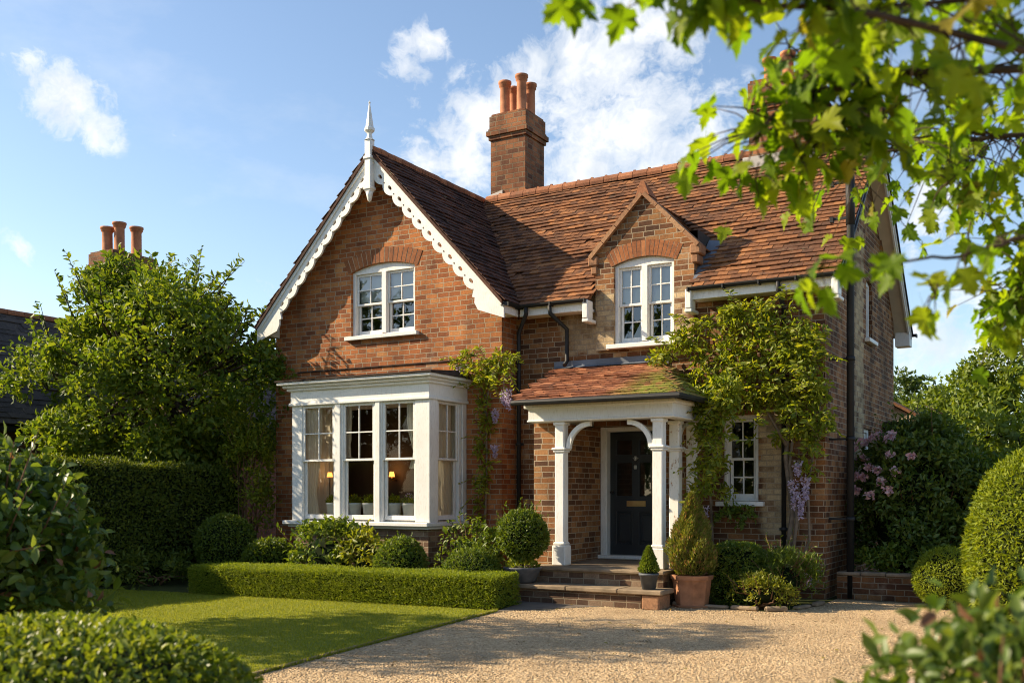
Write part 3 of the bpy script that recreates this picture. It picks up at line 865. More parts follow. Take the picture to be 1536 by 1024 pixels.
# --- roofs
def tile_field(O, U, V, N, u0, u1, vlen, e, tw, keep=None, th=.020, lift=.034, seed=0):
    r = random.Random(seed); O, U, V, N = Vector(O), Vector(U).normalized(), Vector(V).normalized(), Vector(N).normalized()
    mb = MB(); rows = int(vlen / e + .5)
    for j in range(rows):
        v0 = j * e; u = u0 - (tw / 2 if j % 2 else 0) - r.uniform(0, .03)
        sag = .008 * math.sin(j * 1.7)
        while u < u1:
            a, b = max(u + .002, u0 - .01 * r.random()), min(u + tw - .002, u1 + .01 * r.random())
            u += tw
            if b - a < .03: continue
            pc = O + U * ((a + b) / 2) + V * (v0 + e * .5)
            if keep and not keep(pc): continue
            if r.random() < .004: continue
            dv = r.uniform(-.006, .006) + .008 * math.sin(1.3 * a + j * .5); dn = r.uniform(-.003, .006) + sag * .5; sk = r.uniform(-.004, .004); tl = r.uniform(-.003, .003)
            lo, hi = v0 + dv, v0 + e * 1.45
            P = lambda uu, vv, nn: tuple(O + U * uu + V * vv + N * nn)
            ca = .007 * math.sin(1.9 * a + j * .8) + .004 * math.sin(5.3 * a + j * 2)
            vs = [P(a, lo + sk, lift + dn + tl + ca), P(b, lo - sk, lift + dn - tl + ca), P(b, hi, .006 + ca), P(a, hi, .006 + ca), P(a, lo + sk, lift + dn + tl - th + ca), P(b, lo - sk, lift + dn - tl - th + ca)]
            mb.add(vs, [(0, 1, 2, 3), (4, 5, 1, 0), (4, 0, 3), (5, 2, 1)])
    return mb

# main roof
nrm = Vector((0, -MM, 1)).normalized(); vdir = Vector((0, 1, MM)).normalized(); sl = (MY - EY) * math.hypot(1, MM)
VX = -3.26
wing_z = lambda x: RZ - RM * abs(x - RX)
def keep_main(p):
    if p.x < RX: return False
    if p.x < -8.0 and p.z < wing_z(p.x) - .02: return False
    if abs(p.x + 6.4) < .88 and p.z < dz(p.x) - .02: return False
    return True
mb = MB()
yz = lambda y: EZ + MM * (y - EY)
vly = lambda x: EY + (wing_z(x) - EZ) / MM
out = [(-8.55, EY), (-7.28, EY), (-7.28, 15.9), (-6.4, 16.82), (-5.52, 15.9), (-5.52, EY), (VX, EY), (VX, MY), (-11.36, MY)]
mb.plate([out], lambda a, o, b: (a, b, yz(b) + o), -.07, -.006)
mb.plate([[(XL - .2, MY), (VX, MY), (VX, 2 * MY - EY), (XL - .2, 2 * MY - EY)]], lambda a, o, b: (a, b, yz(2 * MY - b) + o), -.07, .02)
roof = mb.build('main_roof', M['tile'], house)
mb = tile_field((0, EY - .03, EZ - .03 * MM), (1, 0, 0), vdir, nrm, -11.4, VX, sl, .128, .165, keep_main, seed=3)
mb.build('roof_tiles', M['tile'], roof, fix=False)
# wing roof
mb = MB(); sw = (2.80) * math.hypot(1, RM); YF = 14.52
for sg in (-1, 1):
    mb.plate([[(0, YF), (2.78, YF), (2.78, 20.8 if sg < 0 else 18.2), (0, 20.8)]], (lambda sg: lambda a, o, b: (RX + sg * a, b, RZ - RM * a + o))(sg), -.08, -.006)
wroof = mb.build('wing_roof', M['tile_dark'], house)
def keep_wing(p):
    if p.x > RX and p.y > vly(p.x) + .10 and p.y > EY: return False
    return p.y < 20.8
mbR = tile_field((RX + 2.82, 0, RZ - RM * 2.82), (0, 1, 0), (-1, 0, RM), (RM, 0, 1), YF, 18.6, sw, .128, .165, keep_wing, seed=5)
mbR.build('roof_tiles', M['tile_dark'], wroof, fix=False)
mbL = tile_field((RX - 2.82, 0, RZ - RM * 2.82), (0, -1, 0), (1, 0, RM), (-RM, 0, 1), -20.7, -YF, sw, .128, .165, None, seed=6)
mbL.build('roof_tiles', M['tile_dark'], wroof, fix=False)
# dormer roof
mb = MB()
for sg in (-1, 1):
    mb.plate([[(0, YD + .12), (.93, YD + .12), (.93, 16.0), (0, 17.0)]], (lambda sg: lambda a, o, b: (-6.4 + sg * a, b, 6.44 - 1.02 * a + o))(sg), -.05, .0)
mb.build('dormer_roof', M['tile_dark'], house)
mb = tile_field((-6.4 + .96, 0, 6.44 - 1.02 * .96), (0, 1, 0), (-1, 0, 1.02), (1.02, 0, 1), YD + .2, 17.0, 1.34, .148, .2, lambda p: p.z > yz(p.y) - .02, seed=8)
mb.build('dormer_tiles', M['tile'], house, fix=False)
# lead valley gutters beside the dormer
mb = MB()
for x0, x1 in ((-5.535, -5.33),):
    mb.add([(x0, YD - .1, 4.93), (x1, YD - .1, 4.90), (x1, 16.0, yz(16.0) + .055), (x0, 16.0, yz(16.0) + .09)], [(0, 1, 2, 3)])
mb.build('dormer_flashing', M['lead'], house)
# ridge tiles
def ridge_row(name, p0, p1, n, r, parent, lugs=True):
    p0, p1 = Vector(p0), Vector(p1); d = (p1 - p0); ln = d.length; d.normalize(); w = Vector((-d.y, d.x, 0))
    mb = MB()
    for i in range(n):
        a, b = p0 + d * (ln * i / n + .006), p0 + d * (ln * (i + 1) / n - .006); dzv = R.uniform(-.007, .007)
        vs = []; sg = 8
        for q in (a, b):
            for k in range(sg + 1):
                t = PI * (-.12 + 1.24 * k / sg); vs.append(tuple(q + w * r * math.cos(t) * 1.1 + Vector((0, 0, r * math.sin(t) + dzv))))
        fs = [(k, k + 1, k + sg + 2, k + sg + 1) for k in range(sg)] + [tuple(range(sg + 1)), tuple(reversed(range(sg + 1, 2 * sg + 2)))]
        mb.add(vs, fs)
        if lugs:
            c = b + Vector((0, 0, r + dzv)); mb.box(c.x - .018, c.x + .03, c.y - .02, c.y + .02, c.z - .06, c.z + .022)
    mb.build(name, M['ridge'], parent, fix=False)
ridge_row('ridge_tiles', (-11.2, MY, MZ - .01), (VX, MY, MZ + .01), 26, .115, roof)
ridge_row('ridge_tiles', (RX, YF + .01, RZ - .02), (RX, 18.4, RZ - .02), 18, .10, wroof, False)

# bargeboards, soffits, finial
def barge(sg):
    L = 2.80 * math.hypot(1, RM); dx, dzz = 1 / math.hypot(1, RM), -RM / math.hypot(1, RM)
    P = lambda s, t: (RX + sg * (dx * s + dzz * t), RZ - .035 + dzz * s - dx * t)
    low = []
    pitch = .315; s = L - .62; k = 0
    low.append(P(L - .30, .43)); low.append(P(L - .44, .395)); low.append(P(L - .50, .33)); low.append(P(L - .55, .36))
    holes = []
    while s > .55:
        for i in range(8):
            t = i / 8
            low.append(P(s - pitch * t, .245 + .066 * math.sin(PI * t) ** .7 if t > 0 else .245))
        holes.append([P(s - pitch * .5 + .050 * math.cos(a) * (1.4 if math.cos(a) > 0 else .8), .185 + .030 * math.sin(a)) for a in [2 * PI * q / 10 for q in range(10)]])
        holes.append([P(s - pitch * .98 + .022 * math.cos(a), .205 + .016 * math.sin(a)) for a in [2 * PI * q / 8 for q in range(8)]])
        s -= pitch
    # ends at the plumb line of the apex
    low.append(P(s, .25)); low.append((RX + sg * .055, RZ - .58))
    poly = [(RX + sg * .055, RZ - .035 - RM * .055)] + [(RX + sg * 2.79, RZ - .035 - RM * 2.79), (RX + sg * 2.79, RZ - .035 - RM * 2.79 - .26)] + low
    mb = MB(); mb.plate([poly] + holes[:-1], TF(14.62), 0, .045)
    # fillet along the top edge
    a, b = P(.08, .045), P(L - .01, .045)
    slope_box(mb, (a[0], a[1]), (b[0], b[1]), .035, .03, 14.55, 14.574)
    mb.build('bargeboard', M['white'], house)
barge(1); barge(-1)
mb = MB()
for sg in (-1, 1):
    mb.plate([[(.05, 14.60), (2.74, 14.60), (2.74, YW - .003), (.05, YW - .003)]], (lambda sg: lambda a, o, b: (RX + sg * a, b, RZ - RM * a + o))(sg), -.125, -.085)
mb.box(XL - .16, XL + .1, 14.62, YW - .003, 4.62, 4.80); mb.box(XC - .1, XC + .18, 14.62, YW - .003, 4.66, 4.82)
mb.build('soffit', M['soffit'], house)
mb = MB(); fx, fy = RX, 14.535
mb.bbox(fx - .068, fx + .068, fy - .065, fy + .065, 7.02, 7.95, .012)
mb.bbox(fx - .09, fx + .09, fy - .085, fy + .085, 7.60, 7.66, .012)
mb.bbox(fx - .085, fx + .085, fy - .083, fy + .083, 7.05, 7.11, .012)
mb.lathe([(.002, -.19), (.035, -.15), (.055, -.07), (.07, 0)], (fx, fy, 7.02), 10)
mb.lathe([(.098, 0), (.06, .03), (.045, .10), (.05, .13), (.095, .17), (.098, .21), (.075, .24), (.012, .66), (.022, .675), (.012, .70), (.002, .72)], (fx, fy, 7.95), 8, False)
mb.build('finial', M['white'], house)

# fascias, gutters, pipes
def gutter(p0, p1, r=.055, name='gutter', seg=8):
    p0, p1 = Vector(p0), Vector(p1); d = (p1 - p0).normalized(); w = Vector((-d.y, d.x, 0)); mb = MB(); vs = []
    for q in (p0, p1):
        for rr in (r, r - .008):
            for k in range(seg + 1):
                t = PI + PI * k / seg; vs.append(tuple(q + w * rr * math.cos(t) + Vector((0, 0, rr * math.sin(t)))))
    n = seg + 1; fs = []
    for k in range(seg):
        fs += [(k, k + 1, 2 * n + k + 1, 2 * n + k), (n + k, 3 * n + k, 3 * n + k + 1, n + k + 1)]
    fs += [tuple(range(n)), tuple(range(2 * n, 3 * n)), (0, n, 3 * n, 2 * n), (n - 1, 2 * n - 1, 4 * n - 1, 3 * n - 1)]
    mb.add(vs, fs)
    m = int((p1 - p0).length / .7) + 1
    for i in range(m + 1):
        q = p0 + (p1 - p0) * (i / m); mb.box(q.x - .012 - abs(w.x) * .05, q.x + .012 + abs(w.x) * .05, q.y - .012 - abs(w.y) * .06, q.y + .012 + abs(w.y) * .06, q.z - .065, q.z - .002)
    mb.build(name, M['black'], house)
gutter((-8.58, 15.0, EZ - .02), (-7.30, 15.0, EZ - .02)); gutter((-5.52, 15.0, EZ - .02), (VX - .04, 15.0, EZ - .02))
gutter((XC + .27, YF + .05, EZ - .02), (XC + .27, 15.05, EZ - .02))
for q in ((-8.58, -7.30, 15.07, 15.10, -8.6, -7.30, 15.10, YM - .003), (-5.50, VX + .01, 15.07, 15.10, -5.5, VX, 15.10, YM - .003), (XC + .20, XC + .23, YF + .1, 15.07, XC + .003, XC + .20, YW, 15.07)):
    mb = MB(); mb.bbox(q[0], q[1], q[2], q[3], EZ - .20, EZ - .03, .004); mb.box(q[4], q[5], q[6], q[7], EZ - .19, EZ - .15); mb.build('fascia', M['white'], house)
for x in (-7.31, -5.53, VX - .04):
    mb = MB()
    mb.bbox(x - .05, x + .05, 14.99, 15.2, EZ - .34, EZ - .04, .012); mb.bbox(x - .06, x + .06, 15.0, 15.32, EZ - .40, EZ - .34, .012)
    mb.build('eaves_bracket', M['white'], house)
def pipe(pts, name='downpipe', r=.036):
    mb = MB(); mb.tube(pts, r, 10)
    for i in range(1, len(pts)):
        a, b = Vector(pts[i - 1]), Vector(pts[i])
        if abs(a.z - b.z) > 1.2:
            k = int(abs(a.z - b.z) / 1.1)
            for j in range(k):
                q = a + (b - a) * ((j + .3) / k); mb.lathe([(r + .012, -.03), (r + .012, .03)], q, 12); mb.box(q.x - .07, q.x + .07, q.y + .01, q.y + .045, q.z - .02, q.z + .02)
    mb.build(name, M['black'], house)
pipe([(-8.42, 15.0, 4.74), (-8.42, 15.0, 4.62), (-8.72, 15.28, 4.36), (-8.72, 15.28, 4.28), (-8.72, 15.28, .02)])
pipe([(-7.97, 15.0, 4.74), (-7.97, 15.02, 4.60), (-7.80, 15.31, 4.36), (-7.80, 15.31, 3.82), (-7.80, 15.22, 3.74)])
pipe([(-4.13, 15.0, 4.74), (-4.13, 15.05, 4.58), (-4.13, 15.33, 4.40), (-4.13, 15.33, .02)])
mb = MB(); mb.tube([(-3.22, 15.66, .02), (-3.22, 15.66, 5.75), (-3.22, 15.68, 6.30)], .055, 12)
mb.tube([(-3.22, 15.66, 5.6), (-3.23, 15.68, 6.34)], .066, 12)
for z in (1.2, 2.4, 3.6, 4.8):
    mb.lathe([(.07, -.03), (.07, .03)], (-3.22, 15.66, z), 12); mb.box(XR, -3.22, 15.64, 15.68, z - .015, z + .015)
for z in (5.72, 6.26):
    mb.box(-3.50, -3.2, 15.66, 15.70, z - .02, z + .02); mb.box(-3.52, -3.47, 15.64, 15.72, z - .05, z + .03)
mb.build('soil_pipe', M['black'], house)

# right gable verge: boards, soffit
mb = MB()
L0 = lambda y: EZ + MM * (min(y, 2 * MY - y) - EY)
prof = [(EY - .02, L0(EY - .02) - .03), (MY, L0(MY) - .03), (2 * MY - EY + .02, L0(EY - .02) - .03)]
low = [(2 * MY - EY + .02, L0(EY - .02) - .22), (MY, L0(MY) - .24), (EY - .02, L0(EY - .02) - .22)]
mb.plate([prof + low], TS(VX), -.035, .0)
inn = [(p[0], p[1] + .05) for p in low[::-1]]
mb.plate([[(p[0], p[1] - .012) for p in prof] + [(p[0], p[1] + .09) for p in low]], TS(VX), .001, .022)
mb.bbox(-3.53, VX + .01, 21.35, 21.62, 4.5, 4.78, .01)
mb.build('verge_board', M['white'], house)
mb = MB()
for a, b in ((EY, MY), (MY, 2 * MY - EY)):
    mb.plate([[(a, L0(a) - .13), (b, L0(b) - .13), (b, L0(b) - .10), (a, L0(a) - .10)]], TS(VX), -.30, -.036)
mb.build('verge_soffit', M['soffit'], house)
mb = MB()
mb.plate([[(p[0] * 1.0, p[1] + .012) for p in prof] + [(p[0], p[1] - .03) for p in reversed(prof)]], TS(VX), .0225, .05)
mb.build('verge_edge', M['black'], house)
gutter((VX - .4, 21.58, EZ - .04), (VX + .1, 21.58, EZ - .04))

# --- chimneys
def chimney(x0, x1, y0, y1, zb, zt, pots, name='chimney', parent=None, mat='brick_chim', ph=.78, pr=.115):
    mb = MB()
    mb.box(x0, x1, y0, y1, zb, zt - .55)
    z = zt - .55
    for h, e in ((.085, .035), (.10, .075), (.05, .04), (.27, .022), (.05, -.01)):
        mb.box(x0 - e, x1 + e, y0 - e, y1 + e, z, z + h); z += h
    c = mb.build(name, M[mat], parent)
    for (px, py, hh) in pots:
        p = MB(); r = pr
        p.lathe([(r * 1.02, 0), (r * 1.02, .05), (r * .92, .07), (r * .88, hh - .16), (r * .94, hh - .13), (r * 1.1, hh - .11), (r * 1.1, hh - .06), (r * 1.22, hh - .05), (r * 1.22, hh), (r * .95, hh), (r * .9, hh - .06), (r * .85, hh - .3)], (px, py, z - .01), 20)
        p.build('chimney_pot', M['terra'], c if parent is house else c)
    return c
ch1 = chimney(-11.2, -10.36, 18.42, 19.25, 7.0, 9.62, [(-10.98, 18.64, .74), (-10.57, 18.64, .80), (-10.57, 19.02, .74), (-10.98, 19.02, .74)], parent=house)
ch2 = chimney(-5.46, -4.28, 17.95, 18.75, 6.9, 9.0, [(-5.2, 18.35, .5), (-4.87, 18.35, .55), (-4.54, 18.35, .5)], parent=house)
ch3 = chimney(-4.05, -3.5, 19.75, 20.2, 5.8, 8.95, [(-3.77, 19.97, .46)], parent=house)
mb = MB()
mb.add([(-11.26, 18.395, 7.62), (-10.9, 18.395, 7.62), (-10.9, 18.395, 7.98), (-11.26, 18.395, 7.9), (-11.26, 18.45, 7.62), (-10.9, 18.45, 7.62), (-10.9, 18.45, 7.98), (-11.26, 18.45, 7.9)],
       [(0, 1, 2, 3), (0, 4, 5, 1), (1, 5, 6, 2), (2, 6, 7, 3), (3, 7, 4, 0)])
mb.build('flashing', M['lead_light'], ch1)
mb = MB(); mb.box(-5.56, -4.2, 17.88, 17.955, 7.30, 7.62); mb.build('flashing', M['lead_light'], ch2)

# --- porch
PY, PZ = 13.66, .50
po = MB()
po.box(-7.56, -5.22, PY - .12, PY + .10, 2.69, 2.93)
po.box(-5.40, -5.222, PY + .102, YM - .003, 2.70, 2.925)
po.box(-7.56, -7.34, PY + .102, YM - .003, 2.70, 2.925)
po.bbox(-7.62, -5.16, PY - .17, PY + .12, 2.87, 2.935, .015); po.bbox(-5.36, -5.162, PY + .122, YM - .004, 2.872, 2.934, .015)
po.bbox(-7.58, -5.20, PY - .14, PY + .11, 2.665, 2.70, .012); po.bbox(-5.42, -5.201, PY + .112, YM - .004, 2.667, 2.699, .012)
po.box(-7.34, -5.36, PY + .11, YM - .003, 2.80, 2.83)
porch = po.build('porch', M['white'], house)
def post(x, y, mat='white', w=.078):
    p = MB()
    p.bbox(x - w, x + w, y - w, y + w, PZ, 2.67, .014)
    p.bbox(x - w - .032, x + w + .032, y - w - .032, y + w + .032, PZ, PZ + .30, .012)
    p.bbox(x - w - .018, x + w + .018, y - w - .018, y + w + .018, PZ + .30, PZ + .35, .016)
    p.bbox(x - w - .02, x + w + .02, y - w - .02, y + w + .02, 2.20, 2.235, .012)
    p.bbox(x - w - .038, x + w + .038, y - w - .038, y + w + .038, 2.235, 2.275, .012)
    p.bbox(x - w - .02, x + w + .02, y - w - .02, y + w + .02, 2.61, 2.665, .012)
    p.build('post', M[mat], porch)
post(-7.05, PY); post(-5.47, PY); post(-5.45, 14.26, 'peel'); post(-5.45, 14.95, 'peel', .07)
def bracket(x, sg, y):
    b = MB(); r0, r1 = .40, .33; pts = []
    c = (x + sg * .41, 2.26)
    n = 12
    for i in range(n + 1):
        t = PI / 2 * i / n; pts.append((c[0] - sg * r0 * math.cos(t), c[1] + r0 * math.sin(t)))
    for i in range(n, -1, -1):
        t = PI / 2 * i / n; pts.append((c[0] - sg * r1 * math.cos(t), c[1] + r1 * math.sin(t)))
    b.plate([pts], TF(y), -.035, .035); b.build('arch_bracket', M['white'], porch)
bracket(-6.97, 1, PY); bracket(-5.55, -1, PY)
b = MB(); n = 10; pts = []
for r_, seq in ((.36, range(n + 1)), (.30, range(n, -1, -1))):
    for i in seq:
        t = PI / 2 * i / n; pts.append((14.35 + .36 - r_ * math.cos(t), 2.30 + r_ * math.sin(t)))
b.plate([pts], TS(-5.45), -.03, .03); b.build('arch_bracket', M['white'], porch)
pr = MB()
pr.box(-7.60, -7.22, PY + .13, YM - .004, 0, 2.664)
pr.build('brick_pier', M['brick_main'], porch)
# porch roof
E0, E1, EYp, EZp, TZp = -7.68, -5.07, 13.30, 2.98, 3.70
ps = (TZp - EZp) / (YM - EYp); hx = -6.08
rm = MB()
rm.plate([[(E0, EYp), (E1, EYp), (hx, YM - .002), (-8.0, YM - .002)]], lambda a, o, b: (a, b, EZp + ps * (b - EYp) + o), -.05, -.004)
sx = (TZp - EZp) / (E1 - hx)
rm.plate([[(E1, EYp), (E1, YM - .002), (hx, YM - .002)]], lambda a, o, b: (a, b, EZp + sx * (E1 - a) + o), -.05, -.004)
rm.build('porch_roof', M['tile_porch'], porch)
hipx = lambda y: E1 + (hx - E1) * (y - EYp) / (YM - EYp)
tm = tile_field((0, EYp - .03, EZp - .03 * ps), (1, 0, 0), (0, 1, ps), (0, -ps, 1), -8.05, E1, math.hypot(YM - EYp, TZp - EZp), .15, .20,
                lambda p: p.x < hipx(p.y) + .03 and p.x > E0 - .32 * (p.y - EYp) / (YM - EYp) - .04 and p.y < YM, .022, .034, seed=12)
t2 = tile_field((E1 + .03, 0, EZp - .03 * sx), (0, 1, 0), (-1, 0, sx), (sx, 0, 1), EYp, YM - .01, math.hypot(E1 - hx, TZp - EZp), .15, .20,
                lambda p: p.x > hipx(p.y) - .03, .022, .034, seed=13)
tm.add(t2.v, t2.f)
tm.build('porch_tiles', M['tile_porch'], porch, fix=False)
gb = MB()
gb.tube([(E0 + .0, EYp - .058, EZp - .036), (E0 + .06, EYp - .06, EZp - .035), (E1 + .05, EYp - .06, EZp - .035), (E1 + .07, YM - .02, EZp - .035)], .042, 8, smooth=False)
gb.build('porch_gutter', M['black'], porch)
fl = MB()
fl.box(-8.08, -6.0, YM - .022, YM - .002, 3.66, 3.83)
fl.quad((-8.05, YM - .10, 3.705), (-6.1, YM - .10, 3.705), (-6.1, YM - .02, 3.74), (-8.05, YM - .02, 3.74))
fl.build('porch_flashing', M['lead'], porch)
# floor and steps
st = MB()
st.bbox(-7.45, -5.23, 13.22, YM + .2, .445, PZ, .014)
st.build('porch_floor', M['stone'], porch)
st = MB(); st.box(-7.38, -5.26, 13.28, YM - .01, 0, .444); st.build('porch_base', M['brick_base'], porch)
st = MB()
for x0, x1 in ((-7.42, -6.55), (-6.545, -5.75), (-5.745, -5.10)):
    st.bbox(x0, x1, 12.80, 13.30, .205, .268, .012)
sp = st.build('step', M['stone'], porch)
st = MB(); st.box(-7.36, -5.42, 12.87, 13.275, 0, .204); st.build('riser', M['brick_base'], porch)
st = MB(); st.bbox(-5.40, -5.15, 12.835, 13.26, 0, .203, .015); st.build('step_block', M['coping'], porch)

# --- door
d = MB(); TD = TF(YM)
dx0, dx1, dzb, dzt, o = -7.09, -6.17, .56, 2.60, -.12
gl = [(-6.985, -6.685, 2.215, 2.47), (-6.575, -6.275, 2.215, 2.47), (-6.985, -6.685, 1.53, 2.10), (-6.575, -6.275, 1.53, 2.10)]
pn = [(-6.985, -6.685, .74, 1.28), (-6.575, -6.275, .74, 1.28)]
rect = lambda a: [(a[0], a[2]), (a[1], a[2]), (a[1], a[3]), (a[0], a[3])]
d.plate([[(dx0, dzb), (dx1, dzb), (dx1, dzt), (dx0, dzt)]] + [rect(a) for a in gl + pn], TD, o - .05, o)
for a in pn: d.bbox(a[0] + .05, a[1] - .05, o - .035, o - .012, a[2] + .05, a[3] - .05, .012, TD); d.box(a[0], a[1], o - .05, o - .03, a[2], a[3], TD)
for a in gl + pn:
    for q in ((a[0], a[0] + .014, a[2], a[3]), (a[1] - .014, a[1], a[2], a[3])): d.bbox(q[0], q[1], o - .02, o + .006, q[2], q[3], .005, TD)
    for q in ((a[0] + .014, a[1] - .014, a[2], a[2] + .014), (a[0] + .014, a[1] - .014, a[3] - .014, a[3])): d.bbox(q[0], q[1], o - .02, o + .005, q[2], q[3], .005, TD)
door = d.build('front_door', M['door'], house)
d = MB()
for a in gl: d.quad(TD(a[0], o - .03, a[2]), TD(a[1], o - .03, a[2]), TD(a[1], o - .03, a[3]), TD(a[0], o - .03, a[3]))
d.build('pane', M['glass'], door, fix=False)
d = MB()
d.bbox(-7.21, -7.095, -.16, .02, .50, 2.68, .01, TD); d.bbox(-6.165, -6.05, -.16, .02, .50, 2.68, .01, TD); d.bbox(-7.095, -6.165, -.16, .018, 2.605, 2.678, .01, TD)
d.bbox(-7.30, -6.0, -.16, .10, .502, .56, .01, TD)
d.build('door_frame', M['white'], door)
d = MB(); d.bbox(-6.79, -6.45, o, o + .012, 1.365, 1.46, .006, TD); d.bbox(-6.75, -6.49, o + .012, o + .02, 1.39, 1.435, .006, TD); d.build('letterbox', M['brass'], door)
d = MB(); d.lathe([(.02, -.02), (.05, 0), (.05, .012), (.02, .02)], (-6.63, YM - o - .0, 2.16), 14)
d.bbox(-6.65, -6.61, o, o + .035, 2.12, 2.20, .01, TD); d.build('knocker', M['chrome'], door)
d = MB(); d.bbox(-6.655, -6.605, o, o + .03, 1.98, 2.05, .01, TD); d.build('lock', M['chrome'], door)
d = MB(); d.tube([TD(-7.04, o, 1.60), TD(-7.04, o + .05, 1.60), TD(-7.04, o + .055, 1.60)], [.02, .02, .034], 12); d.tube([TD(-7.04, o + .055, 1.60), TD(-7.04, o + .075, 1.60)], [.034, .022], 12); d.build('knob', M['black'], door)
# rear lean-to
le = MB(); le.box(XR + .003, -2.85, 20.2, 23.6, 0, 2.80); lean = le.build('lean_to', M['brick_main'], house)
le = MB(); le.bbox(XR + .004, -2.72, 20.05, 23.7, 2.80, 2.93, .01); le.build('flat_roof', M['felt'], lean)
# ------------------------------------------------------------------ ground
def sheet(name, pts, z, mat, label=None, cat=None):
    mb = MB(); mb.add([(x, y, z) for x, y in pts], [tuple(range(len(pts)))])
    o = mb.build(name, mat, None, fix=False); o['kind'] = 'structure'
    if label: o['label'] = label; o['category'] = cat
    return o

def gravel_mat():
    m, nt, _, _ = new_mat('gravel'); g = G(nt); P = g.pos()
    v = g.node('ShaderNodeTexVoronoi'); v.inputs['Scale'].default_value = 62; g.put(v.inputs['Vector'], P)
    v2 = g.node('ShaderNodeTexVoronoi'); v2.inputs['Scale'].default_value = 30; g.put(v2.inputs['Vector'], P)
    rnd = g.sep(v.outputs['Color'])[0]; rnd2 = g.sep(v2.outputs['Color'])[1]
    c = g.ramp(g.math('ADD', g.math('MULTIPLY', rnd, .6), g.math('MULTIPLY', rnd2, .4)), [(.05, (.31, .205, .105)), (.4, (.47, .335, .19)), (.75, (.56, .41, .245)), (1, (.64, .50, .325))])
    big = g.ramp(g.noise(P, .7, 6, .68), [(.32, .70), (.62, 1.08)])
    c = g.mix(1.0, c, big, 'MULTIPLY')
    h = g.math('ADD', g.math('MULTIPLY', g.math('SUBTRACT', 1.0, v.outputs['Distance']), .5), g.math('SUBTRACT', 1.0, v2.outputs['Distance']))
    h = g.math('ADD', h, g.math('MULTIPLY', g.noise(P, 3.5, 4), 1.6))
    g.out(g.princ(c, .9, g.bump(h, .9, .022), .2)); return m
M['gravel'] = gravel_mat()
M['stone_bits'] = tile_mat('gravel_stones', [(.1, (.31, .21, .115)), (.5, (.48, .345, .20)), (.95, (.63, .49, .32))])
def ground_mat():
    m, nt, _, _ = new_mat('garden_ground'); g = G(nt); P = g.pos()
    c = g.ramp(g.noise(P, 1.5, 6, .65), [(.3, (.030, .032, .012)), (.7, (.065, .075, .022))])
    g.out(g.princ(c, .95, g.bump(g.noise(P, 12, 4), .8, .03), .1)); return m
def lawn_mat():
    m, nt, _, _ = new_mat('lawn'); g = G(nt); P = g.pos()
    n = g.noise(g.vmath('MULTIPLY', P, (1, .5, 1)), 2.2, 5, .6); f = g.noise(P, 60, 3)
    c = g.ramp(g.math('ADD', g.math('MULTIPLY', n, .7), g.math('MULTIPLY', f, .3)), [(.3, (.14, .165, .016)), (.7, (.235, .245, .032))])
    g.out(g.princ(c, .9, g.bump(f, .8, .02), .15)); return m
M['lawn'] = lawn_mat()
M['blade'] = leaf_mat('grass_blade', (.13, .165, .014), (.215, .240, .022), (.31, .305, .042), .35, .6, .2)
sheet('ground', [(-300, -300), (300, -300), (300, 300), (-300, 300)], 0, ground_mat(), 'dark garden soil and rough grass around the house', 'ground')
EDGE = [(-5.6, 1.0), (-6.02, 4.0), (-6.40, 6.69), (-6.63, 8.52), (-6.80, 9.97), (-6.98, 11.6)]
sheet('gravel_drive', EDGE + [(-6.45, 12.3), (-5.55, 13.45), (-5.2, 13.52), (-3.80, 13.42), (-3.40, 14.4), (-3.40, 15.5), (5, 15.5), (9, 9), (9, -8), (-5, -8)], .006, M['gravel'], 'pale buff gravel drive in front of the steps', 'drive')
LAWN = [(-6.98, 11.6), (-7.4, 11.8), (-12.5, 11.35), (-14.7, 11.0), (-16, 8), (-15, 2), (-9, -1), (-5.6, 1.0)] + EDGE[1:-1]
sheet('lawn', LAWN, .005, M['lawn'], 'mown green lawn beside the gravel drive', 'lawn')
sheet('garden_path', [(-6.98, 11.6), (-6.45, 12.3), (-5.55, 13.45), (-7.2, 13.4), (-9.5, 13.0), (-9.5, 12.62), (-7.2, 12.7)], .012, M['slab'], 'dark stone path curving to the front steps', 'path')
mb = MB()
for a, b in zip(EDGE[:-1], EDGE[1:]):
    a, b = Vector((*a, 0)), Vector((*b, 0)); w = Vector((-(b - a).y, (b - a).x, 0)).normalized() * .018
    n = 3
    for i in range(n):
        p, q = a + (b - a) * (i / n) , a + (b - a) * ((i + 1) / n) - (b - a).normalized() * .01
        mb.add([p - w, q - w, q + w, p + w] + [v + Vector((0, 0, .035)) for v in (p - w, q - w, q + w, p + w)], [(0, 1, 5, 4), (1, 2, 6, 5), (2, 3, 7, 6), (3, 0, 4, 7), (4, 5, 6, 7)])
o = mb.build('lawn_edging', M['stone'], None); tag(o, 'thin stone edging strip between the lawn and the gravel', 'edging')
# bed edging stones at the foot of the house
for i, (x, y, rz, w) in enumerate([(-4.55, 13.46, .02, .34), (-4.15, 13.44, -.05, .38), (-3.74, 13.50, .5, .30), (-3.52, 14.0, 1.35, .40), (-3.42, 14.5, 1.5, .36), (-5.05, 13.44, .03, .26)]):
    mb = MB(); mb.bbox(-w / 2, w / 2, -.05, .05, 0, .05 + .012 * (i % 3), .02)
    o = mb.build('edging_stone', M['stone'], None); o.location = (x, y, .003); o.rotation_euler = (0, 0, rz)
    tag(o, ['low buff edging stone in front of the square clipped shrub', 'low edging stone in front of the golden shrub', 'angled edging stone at the corner of the golden shrub bed', 'edging stone beside the lavender clump', 'edging stone at the foot of the house corner', 'short edging stone under the terracotta planter'][i], 'stone', 'edging stones along the gravel')

